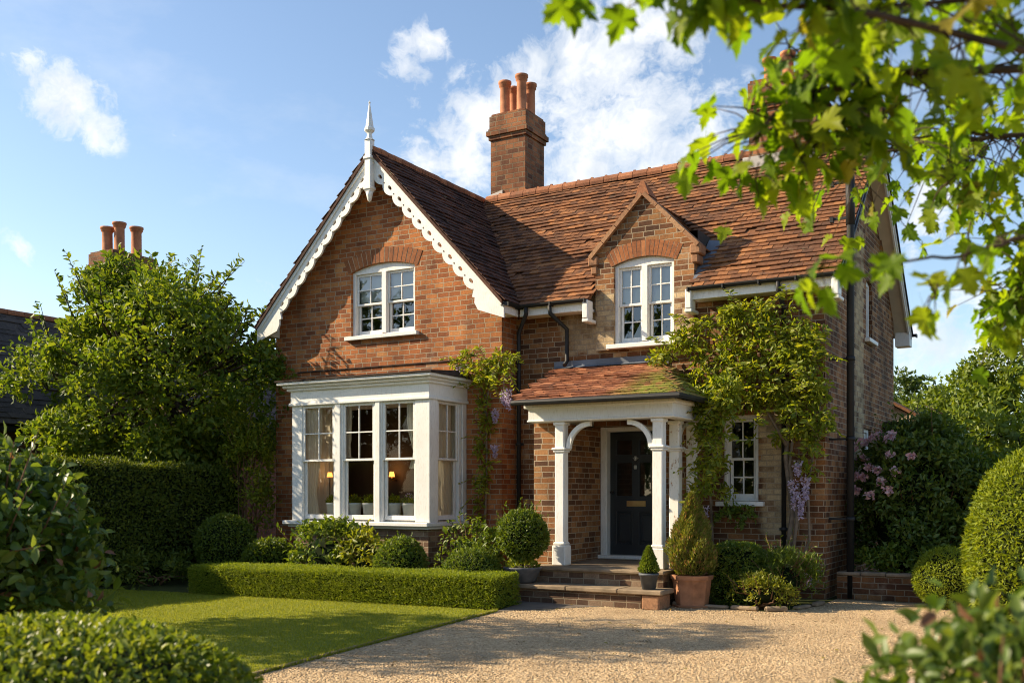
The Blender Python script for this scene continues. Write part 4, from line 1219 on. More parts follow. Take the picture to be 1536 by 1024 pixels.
def inpoly(P, poly):
    x, y = P[:, 0], P[:, 1]; c = np.zeros(len(P), bool); n = len(poly)
    for i in range(n):
        x0, y0 = poly[i]; x1, y1 = poly[(i + 1) % n]
        t = ((y0 > y) != (y1 > y)) & (x < (x1 - x0) * (y - y0) / (y1 - y0 + 1e-12) + x0); c ^= t
    return c
# grass blades
n = 150000; P = np.column_stack([NR.uniform(-14.7, -5.6, n), NR.uniform(4.2, 11.8, n), np.full(n, .004)]); P = P[inpoly(P, LAWN)]
A = rdir(len(P)) * .8; A[:, 2] = 1; BL = (np.array([(0, .5, 0), (1, 0, .15), (0, -.5, 0)]), [(0, 1, 2)])
o = Leaves().add(P, A, rdir(len(P)), NR.uniform(.014, .032, len(P)), .009, BL).build('grass', M['blade']); tag(o, 'short mown grass blades of the lawn', 'grass', kind='stuff')
e_ = np.array(EDGE); n = 9000; k = NR.integers(0, len(e_) - 1, n); t = NR.uniform(0, 1, (n, 1)); Q = e_[k] * (1 - t) + e_[k + 1] * t
Q = np.column_stack([Q[:, 0] - np.abs(NR.normal(0, .035, n)) + .03, Q[:, 1], np.full(n, .006)]); A = rdir(n) * .7; A[:, 2] = .9
o = Leaves().add(Q, A, rdir(n), NR.uniform(.025, .07, n), .008, BL).build('edge_grass', M['blade']); tag(o, 'longer ragged grass along the lawn edging', 'grass', kind='stuff')
n = 150; Q = np.column_stack([NR.uniform(-6.6, 1.5, n), NR.uniform(7, 15, n), np.full(n, .022)]); A = rdir(n); A[:, 2] *= .1; N_ = rdir(n) * .4; N_[:, 2] = 1
o = Leaves().add(Q, A, N_, NR.uniform(.03, .07, n), .03, OVAL).build('fallen_leaves', leaf_mat('leaf_fallen', (.10, .06, .02), (.18, .12, .03), (.22, .20, .04), .2)); tag(o, 'few dry leaves scattered over the gravel', 'leaves', kind='stuff')
# loose stones on the drive
n = 80000; P = np.column_stack([NR.uniform(-7.0, 3, n), NR.uniform(5.0, 15.4, n) , np.full(n, .008)])
GR = EDGE + [(-6.45, 12.3), (-5.55, 13.45), (-5.2, 13.5), (-3.7, 13.38), (-3.38, 14.4), (-3.38, 15.5), (3, 15.5), (3, 2)]
P = P[inpoly(P, GR)]; m = len(P); OC = np.array([(1, 0, 0), (-1, 0, 0), (0, 1, 0), (0, -1, 0), (0, 0, .7), (0, 0, -.7)])
OF = np.array([(0, 2, 4), (2, 1, 4), (1, 3, 4), (3, 0, 4), (2, 0, 5), (1, 2, 5), (3, 1, 5), (0, 3, 5)])
sz = NR.uniform(.004, .012, m)[:, None, None]; ang = NR.uniform(0, 6.28, m); ca, sa = np.cos(ang), np.sin(ang); st3 = NR.uniform(.6, 1.5, (m, 1, 3))
V = OC[None] * st3 * sz; V = V + NR.normal(0, .12, V.shape) * sz
V = np.stack([V[..., 0] * ca[:, None] - V[..., 1] * sa[:, None], V[..., 0] * sa[:, None] + V[..., 1] * ca[:, None], V[..., 2]], -1) + P[:, None]
lv = Leaves(); lv.V.append(V.reshape(-1, 3)); lv.F.append((OF[None] + (np.arange(m) * 6)[:, None, None]).reshape(-1, 3))
o = lv.build('loose_gravel', M['stone_bits']); tag(o, 'loose buff pebbles lying over the drive', 'gravel', kind='stuff')

# ------------------------------------------------------------------ hedges and shrubs
box_hedge('low_box_hedge', 'long low bright green clipped hedge along the lawn', [(-12.42, 11.28), (-7.08, 11.76), (-7.15, 12.52), (-12.42, 12.02)], (.41, .43, .44, .43), 95000, .027, M['lf_hedge'], fuzz=.012, wob=.012)
box_hedge('tall_dark_hedge', 'tall dark clipped hedge behind the pink tipped bush', [(-14.85, 7.4), (-14.5, 14.5), (-15.5, 14.7), (-15.9, 7.4)], (2.2, 2.02, 2.02, 2.2), 60000, .06, M['lf_dark'], fuzz=.03, wob=.05)
hq = [(-14.7, 8, 0)]
clipped('box_ball', 'round dark clipped ball behind the left end of the low hedge', 'shrub', (-13.4, 13.0, .66), (.52, .52, .55), 8500, .042, M['lf_box'], 21, .025, group='clipped balls behind the low hedge')
clipped('box_ball', 'flattened clipped ball in front of the bay window plinth', 'shrub', (-9.32, 12.66, .46), (.41, .40, .43), 6500, .045, M['lf_shrub'], 22, .04, group='clipped balls behind the low hedge', shoots=14)
clipped('mound_shrub', 'low fine-leaved green mound next to the bowl planter', 'shrub', (-8.02, 12.62, .34), (.46, .42, .42), 8000, .05, M['lf_shrub'], 23, .04, asp=.28, shoots=20)
clipped('low_shrub', 'low dark shrub right of the dark clipped ball', 'shrub', (-12.35, 13.0, .36), (.50, .45, .42), 5000, .06, M['lf_box'], 24, .10, fuzz=.1)
loose_bush('laurel_shrub', 'glossy broad-leaved shrub under the left of the bay window', 'shrub', (-11.0, 12.95, .52), (.72, .42, .52), 46, 34, .115, 'lf_shrub', 25, .42, cr=.2, shoots=7)
loose_bush('laurel_shrub', 'smaller leafy shrub between the laurel and flattened ball', 'shrub', (-10.1, 12.85, .45), (.40, .36, .44), 26, 30, .095, 'lf_yel', 26, .45, cr=.17, shoots=5)
loose_bush('corner_shrub', 'dark leafy shrub at the foot of the bay corner', 'shrub', (-8.75, 13.75, .5), (.55, .42, .55), 34, 34, .09, 'lf_shrub', 27, .45, cr=.2, shoots=8)
loose_bush('climbing_shrub', 'sunlit leafy climber at the left corner of the house', 'climber', (-14.25, 14.35, 1.55), (.45, .35, 1.45), 60, 46, .085, 'lf_wist', 28, .4, cr=.26, shoots=16, core=0)
loose_bush('fern_clump', 'low dark ferny clump at the foot of the tall hedge', 'plant', (-14.0, 12.0, .2), (.35, .9, .3), 30, 26, .10, 'lf_dark', 29, .35, cr=.18, core=0)

# topiary in pots
pt = thing('lollipop_topiary', 'ball topiary on a stem in a wide lead bowl', 'topiary', (-7.36, 13.0, .27))
mb = MB(); mb.lathe([(.16, 0), (.20, .03), (.27, .19), (.285, .21), (.285, .235), (.26, .235), (.25, .19)], (-7.36, 13.0, .27), 24); mb.build('pot', M['pot_bowl'], pt)
mb = MB(); mb.lathe([(.25, 0), (.25, .012)], (-7.36, 13.0, .455), 20); mb.build('soil', M['soil'], pt)
mb = MB(); mb.tube([(-7.36, 13.0, .44), (-7.355, 13.01, .65), (-7.36, 13.0, .95)], [.022, .018, .014], 8); mb.build('stem', M['bark'], pt)
clipped(None, None, None, (-7.36, 13.0, .98), (.37, .37, .36), 5200, .048, M['lf_box'], 31, .06, root=pt, part='foliage', fuzz=.08, shoots=26, asp=.5)
lv = Leaves(); D = rdir(260); D[:, 2] = np.abs(D[:, 2]); P = np.array([-7.36, 13.0, .50]) + D * np.array([.22, .22, .12]); lv.scatter(P, D, .06, .45, .8, .3, tpl=OVAL); lv.build('underplanting', M['lf_wist'], pt)
o = MB().lathe([(.15, 0), (.15, .03), (.10, .06), (.085, .13), (.10, .19), (.17, .22), (.17, .268)], (-7.36, 13.0, .003), 20).build('pot_pedestal', M['coping'], None); tag(o, 'small stone pedestal carrying the lead bowl', 'pedestal')

pt = thing('small_cone_topiary', 'small cone topiary in a grey pot on the lower step', 'topiary', (-5.36, 13.0, .268))
mb = MB(); mb.lathe([(.092, 0), (.128, .19), (.14, .19), (.14, .222), (.122, .222), (.118, .19)], (-5.36, 13.0, .27), 24); mb.build('pot', M['pot_grey'], pt)
mb = MB(); mb.lathe([(.117, 0), (.117, .01)], (-5.36, 13.0, .45), 20); mb.build('soil', M['soil'], pt)
n = 3600; t = NR.uniform(0, 1, n) ** .7; a = NR.uniform(0, 6.28, n); rad = .155 * np.clip((1 - t) ** .75, 0, 1) * np.minimum(1, .55 + t * 4) * NR.uniform(.72, 1.05, n)
P = np.column_stack([-5.36 + rad * np.cos(a), 13.0 + rad * np.sin(a), .475 + t * .37]); D = np.column_stack([np.cos(a), np.sin(a), np.full(n, .6)])
Leaves().scatter(P, unit(D), .032, .42, .6, .5).build('foliage', M['lf_cone2'], pt, MB().lathe([(.09, 0), (.11, .05), (.07, .2), (.005, .33)], (-5.36, 13.0, .47), 12))

pt = thing('large_cone_topiary', 'tall browning cone conifer in a terracotta planter', 'topiary', (-4.92, 13.50, .006))
mb = MB(); c_ = (-4.92, 13.50, .03)
mb.lathe([(.225, 0), (.27, .36), (.292, .36), (.298, .42), (.262, .42), (.255, .36)], c_, 8, False); mb.build('pot', M['pot_terra'], pt)
mb = MB(); mb.lathe([(.27, 0), (.285, .03), (.26, .03)], (-4.92, 13.50, .006), 8, False); mb.build('saucer', M['pot_terra'], pt)
mb = MB(); mb.lathe([(.25, 0), (.25, .01)], (-4.92, 13.50, .40), 16); mb.build('soil', M['soil'], pt)
mb = MB(); mb.tube([(-4.92, 13.50, .40), (-4.91, 13.50, .8), (-4.92, 13.50, 1.3)], [.03, .025, .01], 8)
for i in range(9):
    a = R.uniform(0, 6.28); z = R.uniform(.45, .9); mb.tube([(-4.92, 13.50, z), (-4.92 + .24 * math.cos(a), 13.50 + .24 * math.sin(a), z + .25)], [.012, .004], 5)
mb.build('stem', M['twig'], pt)
n = 15000; t = NR.uniform(0, 1, n) ** .8; a = NR.uniform(0, 6.28, n)
prof_ = np.interp(t, [0, .12, .3, .6, .85, 1], [.20, .30, .315, .21, .09, .01])
rad = prof_ * (1 + .14 * np.sin(3 * a + 9 * t) + .1 * np.sin(7 * a - 14 * t)) * (1 - np.abs(NR.normal(0, .16, n)))
P = np.column_stack([-4.92 + rad * np.cos(a), 13.50 + rad * np.sin(a), .44 + t * 1.12]); D = np.column_stack([np.cos(a) * .7, np.sin(a) * .7, np.full(n, .8)])
Leaves().scatter(P, unit(D), .055, .3, .55, .5).build('foliage', M['lf_conifer'], pt, MB().lathe([(.12, 0), (.20, .15), (.18, .4), (.08, .75), (.01, .98)], (-4.92, 13.50, .46), 12))

clipped('square_box_shrub', 'square clipped green shrub beside the terracotta planter', 'shrub', (-4.42, 14.0, .44), (.34, .34, .44), 9000, .04, M['lf_shrub'], 41, .03, .5)
loose_bush('lavender_clump', 'spreading grey-green sprigged clump at the foot of the house corner', 'shrub', (-3.86, 14.25, .34), (.46, .42, .36), 60, 60, .07, 'lf_shrub', 42, .22, tpl=DIAMOND, cr=.18, up=.9, shoots=26)
loose_bush('golden_shrub', 'low yellow-green golden shrub at the gravel edge', 'shrub', (-3.98, 13.62, .2), (.40, .24, .2), 44, 46, .055, 'lf_yel', 43, .35, tpl=DIAMOND, cr=.13, up=.6, shoots=10)
loose_bush('sill_plant', 'small leafy plant hanging under the lower right window', 'plant', (-4.85, 15.18, 1.18), (.28, .12, .14), 14, 22, .075, 'lf_shrub', 44, .5, cr=.1, core=0, stem=False)

# planter wall, rhododendron and the right-hand garden
pw = MB(); pw.box(XR + .12, -1.3, 15.62, 15.85, 0, .36); o = pw.build('planter_wall', M['brick_main'], None); tag(o, 'low old brick planter wall under the pink flowering bush', 'wall')
pw = MB()
for i in range(6): pw.bbox(XR + .12 + i * .352, XR + .12 + i * .352 + .345, 15.59, 15.88, .361, .41 + R.uniform(0, .008), .012)
pwc = pw.build('wall_coping', M['stone'], o)
rh = loose_bush('rhododendron_bush', 'large dark bush with pink flower heads by the side wall', 'bush', (-2.45, 17.15, 1.30), (1.0, 1.05, 1.38), 210, 80, .10, 'lf_rhodo', 51, .40, cr=.3, core=.66, shoots=8)
FL = [(-3.30, 2.41), (-3.38, 2.33), (-3.15, 2.46), (-2.84, 2.42), (-3.02, 2.52), (-3.34, 2.1), (-3.22, 2.14), (-3.09, 1.99), (-2.94, 1.94), (-2.76, 2.16), (-3.30, 1.63), (-3.05, 1.56), (-2.75, 1.63), (-2.66, 1.91), (-2.87, 1.76), (-3.19, 1.84), (-3.33, 1.86), (-2.45, 2.15), (-2.78, 2.5)]
cen = np.array([-2.45, 17.15, 1.3]); rr_ = np.array([1.0, 1.05, 1.38])
for i, (x, z) in enumerate(FL):
    k = 1 - ((x - cen[0]) / 1.06) ** 2 - ((z - cen[2]) / 1.42) ** 2
    y = cen[1] - 1.12 * math.sqrt(max(k, .02)) - .05
    r_ = R.uniform(.05, .085); D = rdir(46); D[:, 1] -= .5; D = unit(D); P = np.array([x, y, z]) + D * r_ * NR.uniform(.5, 1, (46, 1)) * np.array([1, .8, .75])
    Leaves().scatter(P, D, .055, .75, .8, .1, tpl=OVAL).build('flower_head', M['petal_pink'], rh)
for i, (x, z, s_, lb) in enumerate([(-3.0, .50, .16, 'leafy plant on the planter wall next to the house corner'), (-2.62, .52, .20, 'broad-leaved plant on the middle of the planter wall'), (-2.2, .50, .17, 'leafy plant on the planter wall next to the grey-green ball')]):
    loose_bush('wall_plant', lb, 'plant', (x, 15.98, z), (s_ * 1.3, .18, s_), 20, 22, .09, 'lf_shrub', 60 + i, .4, cr=.12, core=0, stem=False, zmin=.36, group='plants along the planter wall')
clipped('box_ball', 'grey-green clipped ball at the end of the planter wall', 'shrub', (-1.80, 15.05, .41), (.43, .43, .42), 8500, .042, M['lf_hedge'], 61, .03, asp=.35)
clipped('clipped_egg', 'big rounded clipped yellow-green bush at the edge of the drive', 'shrub', (-.42, 10.45, 1.0), (.67, .67, .99), 26000, .052, M['lf_hedge'], 62, .035, asp=.34, fuzz=.05)
loose_bush('side_bush', 'leafy green bush behind the large clipped egg bush', 'bush', (-.9, 17.2, 1.0), (.85, .8, 1.15), 90, 60, .10, 'lf_shrub', 63, .42, cr=.3, core=.75)
# fence
fe = thing('wooden_fence', 'dark wooden fence behind the flowering bush', 'fence', (-.2, 18.6, 0))
mb = MB()
for i in range(26): mb.bbox(-1.6 + i * .15, -1.6 + i * .15 + .14, 18.6, 18.62, .05, 1.55 + R.uniform(-.01, .01), .004)
mb.build('fence_panel', M['fence'], fe)
for x in (-1.65, .2, 2.2):
    mb = MB(); mb.bbox(x - .05, x + .05, 18.62, 18.72, 0, 1.65, .008); mb.build('post', M['fence'], fe)
# trees beyond, right
tree('garden_tree', 'bright green rounded tree beyond the lean-to', (-2.4, 30.9, 0), 5, (-2.3, 30.9, 3.05), (2.15, 2.0, 2.05), 210, 70, .17, M['lf_back'] and 'lf_back', 71, 'trees beyond the house', cr=.5, low=-.9)
tree('garden_tree', 'darker rounded tree right beside the back corner of the house', (-5.6, 39.5, 0), 6, (-5.5, 39.5, 3.6), (2.0, 1.8, 2.3), 130, 64, .20, 'lf_back2', 72, 'trees beyond the house', cr=.55, low=-.9)
tree('garden_tree', 'broad low green tree half hidden behind the clipped egg bush', (-1.2, 23.6, 0), 3, (-1.2, 23.6, 1.75), (1.7, 1.4, 1.5), 130, 64, .14, 'lf_back', 73, 'trees beyond the house', cr=.42, low=-.9)
tree('garden_tree', 'farthest dark green tree at the right behind the drive', (3.5, 36, 0), 6, (3.2, 36, 3.2), (3.0, 2.2, 2.6), 150, 64, .2, 'lf_back2', 74, 'trees beyond the house', cr=.6, low=-.9)
ob = thing('outbuilding', 'small pale gabled outbuilding behind the lean-to', 'building', (-4.9, 27.5, 0))
mb = MB(); mb.plate([[(-6.6, 0), (-3.2, 0), (-3.2, 3.0), (-4.9, 4.0), (-6.6, 3.0)]], TF(27.5), -3, 0); mb.build('wall', simple('pale_render', (.42, .33, .22), .9, .2, 2), ob)
mb = MB()
for sg in (-1, 1): mb.plate([[(0, 27.2), (2.0, 27.2), (2.0, 30.8), (0, 30.8)]], (lambda sg: lambda a, o, b: (-4.9 + sg * a, b, 4.06 - .59 * a + o))(sg), -.02, .06)
mb.build('roof', M['tile'], ob)

# ------------------------------------------------------------------ left: big tree, neighbour
tree('garden_tree', 'large leafy tree with upright sprays between the two houses', (-17.0, 14.6, 0), 7, (-16.85, 14.4, 3.5), (2.75, 2.25, 2.55), 270, 150, .125, 'lf_tree', 81, None, cr=.5, trunk_r=.2, shoots=85, tpl=OVAL, asp=.46, low=-.85)
nb = thing('neighbour_house', 'neighbouring house with dark slate roof and clay chimney pots', 'house', (-22.5, 17.5, 0))
mb = MB(); mb.plate([[(-25.2, 0), (-19.9, 0), (-19.9, 3.1), (-22.5, 5.75), (-25.2, 3.1)]], TF(12.4), -11, 0); mb.build('wall', M['brick_far'], nb)
mb = MB()
for sg in (-1, 1): mb.plate([[(0, 12.1), (2.95, 12.1), (2.95, 23.7), (0, 23.7)]], (lambda sg: lambda a, o, b: (-22.5 + sg * a, b, 5.86 - .95 * a + o))(sg), -.08, .0)
nr_ = mb.build('roof', M['slate'], nb)
tile_field((-22.5 + 2.98, 0, 5.86 - .95 * 2.98), (0, 1, 0), (-1, 0, .95), (.95, 0, 1), 12.05, 23.7, 4.1, .17, .28, None, .012, .018, 15).build('roof_slates', M['slate'], nr_, fix=False)
ridge_row('ridge_tiles', (-22.5, 12.1, 5.86), (-22.5, 23.7, 5.86), 26, .1, nr_, False)
mb = MB(); mb.bbox(-19.62, -19.55, 12.1, 23.7, 2.86, 3.02, .01); mb.build('gutter', M['black'], nb)
chimney(-23.0, -22.1, 17.5, 18.9, 4.9, 7.9, [(-22.75, 17.85, .72), (-22.4, 17.95, .82), (-22.4, 18.5, .82)], parent=nb, pr=.15)
mb = MB(); mb.box(-24, -19.4, 11.2, 11.5, 0, 1.9); o = mb.build('garden_wall', M['brick_far'], None); tag(o, 'old brick boundary wall behind the left hedge', 'wall')

# ------------------------------------------------------------------ climbers on the house
def climber(name, label, blobs, path, leaf, mat, racemes, seed, per=90, big=.26, depth=.14, y0=15.0, shoots=16):
    rr = np.random.default_rng(seed); root = thing(name, label, 'climber', (path[0][0][0][0], path[0][0][0][1], 0)); lv = Leaves(); tw = MB()
    for (x, y, z, s) in blobs:
        x, z, s = x + rr.normal() * .05, z + rr.normal() * .05, s * rr.uniform(.65, 1.25)
        m = int(per * (s / big) ** 1.6); D = unit(rr.normal(size=(m, 3)) + np.array([0, -.45, .15]))
        P = np.array([x, y, z]) + D * (rr.uniform(.1, 1, m) ** .55)[:, None] * np.array([s, depth + s * .35, s * .85])
        ok = P[:, 1] < y + .22; lv.scatter(P[ok], D[ok] + np.array([0, 0, -.35]), leaf, .36, .8, -.05, tpl=OVAL)
    for k in range(shoots):
        x, y, z, s = blobs[rr.integers(len(blobs))]; a = unit(np.array([rr.normal() * .9, -.35 - abs(rr.normal()) * .4, rr.normal() * .5 + .35])); ln = rr.uniform(.25, .55); t = np.linspace(.2, 1, 14)
        Q = np.array([x, y - .08, z]) + a * (t * ln)[:, None] + np.outer(t ** 2, [0, 0, -.14]); sd = unit(np.cross(a, [0, 0, 1.0]))
        D = unit(sd * np.where(np.arange(14) % 2, 1, -1)[:, None] + a * .5 + np.array([0, 0, -.25])); lv.scatter(Q, D, leaf * .95, .34, .25, 0, tpl=OVAL)
        tw.tube([(x, y, z), tuple(Q[6]), tuple(Q[-1])], [.006, .004, .002], 4)
    for pth, r in path: tw.tube(pth, [r * (1 - .5 * i / (len(pth) - 1)) for i in range(len(pth))], 7)
    lv.build('foliage', M[mat], root); tw.build('stem', M['vine'], root)
    for (x, y, z, ln) in racemes:
        m = 150; t = rr.uniform(0, 1, m); D = unit(rr.normal(size=(m, 3))); P = np.array([x, y, z]) + np.column_stack([D[:, 0] * .055 * (1.1 - t * .8), D[:, 1] * .05 * (1.1 - t * .8), -t * ln])
        Leaves().scatter(P, D + np.array([0, 0, -.4]), .04, .7, .8, -.1).build('flower_raceme', M['petal_lilac'], root)
    return root
W1 = [(-4.5, 2.9, .10), (-4.46, 2.7, .08), (-4.52, 2.5, .07), (-3.75, 3.15, .12), (-5.55, 4.25, .10), (-5.0, 4.42, .12), (-4.0, 4.35, .10), (-4.85, 3.05, .12), (-6.0, 3.78, .13), (-6.15, 3.70, .09), (-5.75, 3.95, .15), (-4.5, 3.0, .13), (-3.62, 3.2, .14), (-3.5, 3.6, .14), (-4.3, 4.38, .14), (-4.75, 4.36, .14), (-5.85, 3.84, .15), (-5.57, 4.05, .2), (-5.25, 4.12, .25), (-4.88, 4.2, .28), (-4.51, 4.22, .3), (-4.16, 4.1, .28), (-3.85, 4.0, .24), (-3.6, 3.9, .18), (-5.35, 3.75, .26), (-4.93, 3.82, .3), (-4.51, 3.84, .32), (-4.11, 3.76, .3), (-3.76, 3.69, .24), (-4.82, 3.51, .28), (-4.41, 3.5, .28), (-4.01, 3.5, .26), (-3.7, 3.42, .2), (-5.25, 3.43, .24), (-4.72, 3.2, .22), (-5.09, 3.17, .24), (-4.31, 3.22, .2)]
W2 = [(-4.02, 2.5, .08), (-3.98, 2.75, .10), (-4.2, 2.3, .07), (-3.6, 3.05, .10), (-4.05, 3.2, .12), (-3.72, 1.95, .06), (-3.58, 2.4, .08), (-4.85, 3.0, .08), (-4.98, 1.55, .07), (-4.96, 1.9, .07), (-3.95, 2.97, .13), (-3.80, 2.57, .09), (-3.62, 2.71, .13), (-3.47, 2.58, .10), (-3.71, 2.27, .09), (-3.85, 2.08, .08), (-4.05, 2.88, .12), (-4.35, 3.02, .14), (-3.5, 2.95, .10)]
W3 = [(-5.02, 3.28, .16), (-4.93, 3.12, .18), (-4.80, 3.25, .2), (-4.85, 2.9, .18), (-5.33, 3.02, .2), (-5.19, 2.8, .22), (-5.09, 2.49, .2), (-5.23, 2.4, .2), (-5.14, 2.09, .19), (-5.27, 1.99, .17), (-5.19, 1.72, .15), (-5.3, 1.58, .12), (-4.97, 3.0, .17), (-4.97, 2.74, .15), (-5.0, 2.44, .12)]
climber('wisteria', 'golden green wisteria spreading over the wall right of the porch', [(x, 15.08, z, s) for x, z, s in W1] + [(x, 15.22, z, s * 1.55) for x, z, s in W2] + [(x * .965, 14.45, 1.6 + (z - 1.6) * .965, s * 1.2) for x, z, s in W3],
        [([(-4.02, 15.2, 0), (-4.06, 15.25, .6), (-3.98, 15.27, 1.3), (-4.08, 15.26, 2.1), (-4.02, 15.25, 2.9), (-4.3, 15.2, 3.6)], .05), ([(-4.0, 15.18, .3), (-3.9, 15.22, 1.2), (-4.02, 15.24, 2.0), (-3.92, 15.25, 2.8), (-3.7, 15.2, 3.4)], .03),
         ([(-3.98, 15.2, .2), (-3.72, 15.24, .9), (-3.75, 15.26, 1.7), (-3.6, 15.28, 2.6), (-3.55, 15.25, 3.2)], .022), ([(-4.06, 15.22, 2.3), (-4.4, 15.25, 2.9), (-4.9, 15.2, 3.3), (-5.3, 15.1, 3.6)], .026), ([(-5.15, 15.1, .6), (-5.2, 15.08, 1.6), (-5.12, 15.05, 2.6), (-5.2, 15.05, 3.4)], .022)],
        .105, 'lf_wist', [(-3.93, 15.12, 1.78, .42), (-3.82, 15.12, 1.62, .40), (-3.75, 15.14, 1.85, .34), (-5.22, 14.85, 1.38, .3), (-3.66, 14.95, .5, .25), (-3.87, 15.1, 2.05, .2)], 91, per=165, shoots=80)
W4 = [(-9.50, 3.86, .14), (-9.29, 3.96, .17), (-9.0, 3.80, .2), (-8.72, 3.78, .15), (-8.5, 3.80, .15), (-8.92, 3.53, .16), (-9.12, 3.4, .17), (-9.36, 3.65, .15), (-9.16, 3.15, .14), (-9.08, 2.72, .13), (-9.14, 2.3, .13), (-9.1, 1.85, .13), (-9.14, 1.4, .12), (-9.2, 1.05, .12), (-9.15, 2.95, .12), (-9.12, 2.5, .12), (-9.13, 2.05, .11), (-9.15, 1.6, .11), (-8.85, 3.66, .15), (-8.6, 3.66, .13)]
climber('wisteria', 'narrow dark wisteria climbing the wall between the bay window and the downpipe', [(x, 14.80 - (.12 if z > 3.3 else 0), z, s) for x, z, s in W4],
        [([(-9.2, 14.8, 0), (-9.15, 14.85, 1), (-9.1, 14.84, 2), (-9.12, 14.84, 3), (-9.0, 14.78, 3.6)], .028), ([(-9.1, 14.82, 3.2), (-9.3, 14.75, 3.8), (-9.5, 14.7, 3.9)], .015)],
        .09, 'lf_wist', [(-9.50, 14.6, 3.78, .28), (-8.55, 14.62, 3.32, .34), (-8.86, 14.72, 3.0, .22), (-8.88, 14.74, 2.4, .2), (-8.66, 14.66, 3.3, .22)], 92, per=230, shoots=26, depth=.08)
# lantern in the porch
lt = thing('wall_lantern', 'dark green wall lantern beside the front door', 'lantern', (-7.42, 15.25, 2.0)); lt.location = (-7.42, 15.25, 2.0)
mb = MB(); mb.lathe([(.03, 0), (.07, .03), (.085, .16), (.10, .18), (.04, .26), (.012, .30)], (-7.42, 15.27, 1.98), 8, False); mb.build('lantern_body', M['copper'], lt)
mb = MB(); mb.tube([(-7.42, 15.40, 2.30), (-7.42, 15.30, 2.34), (-7.42, 15.27, 2.26)], .012, 6); mb.build('bracket', M['black'], lt)

# ------------------------------------------------------------------ inside the bay
def curtain(x0, x1, y, z0, z1, label, tie=.5, side=1, axis='x'):
    mb = MB(); nu, nv = 40, 16; vs = []; ph = R.uniform(0, 6)
    for j in range(nv + 1):
        v = j / nv; k = 1 - .45 * math.exp(-((v - .28) / .22) ** 2) * tie - .10 * (v < .28)
        for i in range(nu + 1):
            u = i / nu; a = (x0 + (x1 - x0) * u * k) if side > 0 else (x1 - (x1 - x0) * (1 - u) * k)
            d = .018 * math.sin(u * 34 + ph + .8 * math.sin(v * 3)) ; p = (a, y + d, z0 + (z1 - z0) * v) if axis == 'x' else (y + d, a, z0 + (z1 - z0) * v)
            vs.append(p)
    fs = [(j * (nu + 1) + i, j * (nu + 1) + i + 1, (j + 1) * (nu + 1) + i + 1, (j + 1) * (nu + 1) + i) for j in range(nv) for i in range(nu)]
    mb.add(vs, fs, True); o = mb.build('curtain', M['curtain'], None, fix=False); tag(o, label, 'curtain', 'curtains in the bay window')
curtain(-12.30, -11.90, 13.845, 1.14, 3.16, 'gathered cream curtain at the left end of the bay window', .55, 1)
curtain(-10.08, -9.80, 13.845, 2.0, 3.16, 'slim cream curtain at the right of the third bay sash', .9, -1)
curtain(14.05, 14.72, -9.74, 1.14, 3.18, 'cream curtain filling the side sash of the bay window', .35, -1, 'y')
for x0, x1, s_, lb in ((-11.45, -11.28, 1, 'thin cream curtain at the left edge of the second bay sash'),):
    curtain(x0, x1, 13.885, 2.2, 3.18, lb, .2, s_)
mb = MB(); mb.bbox(-12.42, -9.66, 13.86, 14.16, 1.07, 1.125, .01); mb.build('window_board', M['white'], bayo)
PL = [(-11.79, .115, 'white potted plant on the bay sill in the left sash'), (-11.31, .13, 'white potted plant on the left of the middle bay sash'), (-10.97, .125, 'white potted plant on the right of the middle bay sash'), (-10.45, .13, 'white potted plant on the left of the third bay sash'), (-10.12, .12, 'white potted flowering plant on the right of the third bay sash')]
for i, (x, r_, lb) in enumerate(PL):
    t_ = thing('potted_plant', lb, 'plant', (x, 13.99, 1.125), 'potted plants on the bay sill')
    mb = MB(); mb.lathe([(r_ * .78, 0), (r_ * 1.0, .25), (r_ * 1.06, .255), (r_ * 1.06, .29), (r_ * .9, .29), (r_ * .85, .24)], (x, 13.99, 1.126), 20); mb.build('pot', M['pot_white'], t_)
    D = rdir(230); D[:, 2] = np.abs(D[:, 2]); P = np.array([x, 13.99, 1.40]) + D * r_ * np.array([1.05, 1.0, 1.2]) * NR.uniform(.5, 1, (230, 1))
    Leaves().scatter(P, D, .05, .4, .7, .5).build('foliage', M['lf_wist'], t_)
    if i == 4:
        D = rdir(50); D[:, 2] = np.abs(D[:, 2]); P = np.array([x, 13.99, 1.50]) + D * .07; Leaves().scatter(P, D, .03, .8, .8, .3).build('flower', M['petal_pink'], t_)
t_ = thing('wall_lamp', 'glowing wall lamp on the back wall of the bay room', 'lamp', (-11.85, 15.9, 1.88), 'lamps inside the bay room')
mb = MB(); mb.lathe([(.06, 0), (.04, .10)], (-11.85, 15.80, 1.90), 16); mb.build('lamp_shade', M['lamp'], t_)
mb = MB(); mb.tube([(-11.85, 15.94, 1.85), (-11.85, 15.80, 1.83), (-11.85, 15.80, 1.91)], .012, 6); mb.build('bracket', M['brass'], t_)
t_ = thing('floor_lamp', 'small glowing lamp behind the left bay sash beside the gathered curtain', 'lamp', (-12.16, 14.34, .556), 'lamps inside the bay room')
mb = MB(); mb.lathe([(.055, 0), (.038, .085)], (-12.16, 14.34, 1.88), 16); mb.build('lamp_shade', M['lamp'], t_)
mb = MB(); mb.lathe([(.10, 0), (.10, .02), (.012, .035), (.010, 1.33)], (-12.16, 14.34, .557), 14); mb.build('stand', M['black'], t_)
curtain(14.03, 14.74, -12.38, 1.14, 3.18, 'cream curtain drawn across the left end sash of the bay window', .1, 1, 'y')
# ------------------------------------------------------------------ camera frame (r right, f forward, z up) -> world, for things near the viewer
TH = math.radians(30.1)
def cw(r, f, z): return (r * math.cos(TH) - f * math.sin(TH), r * math.sin(TH) + f * math.cos(TH), z)

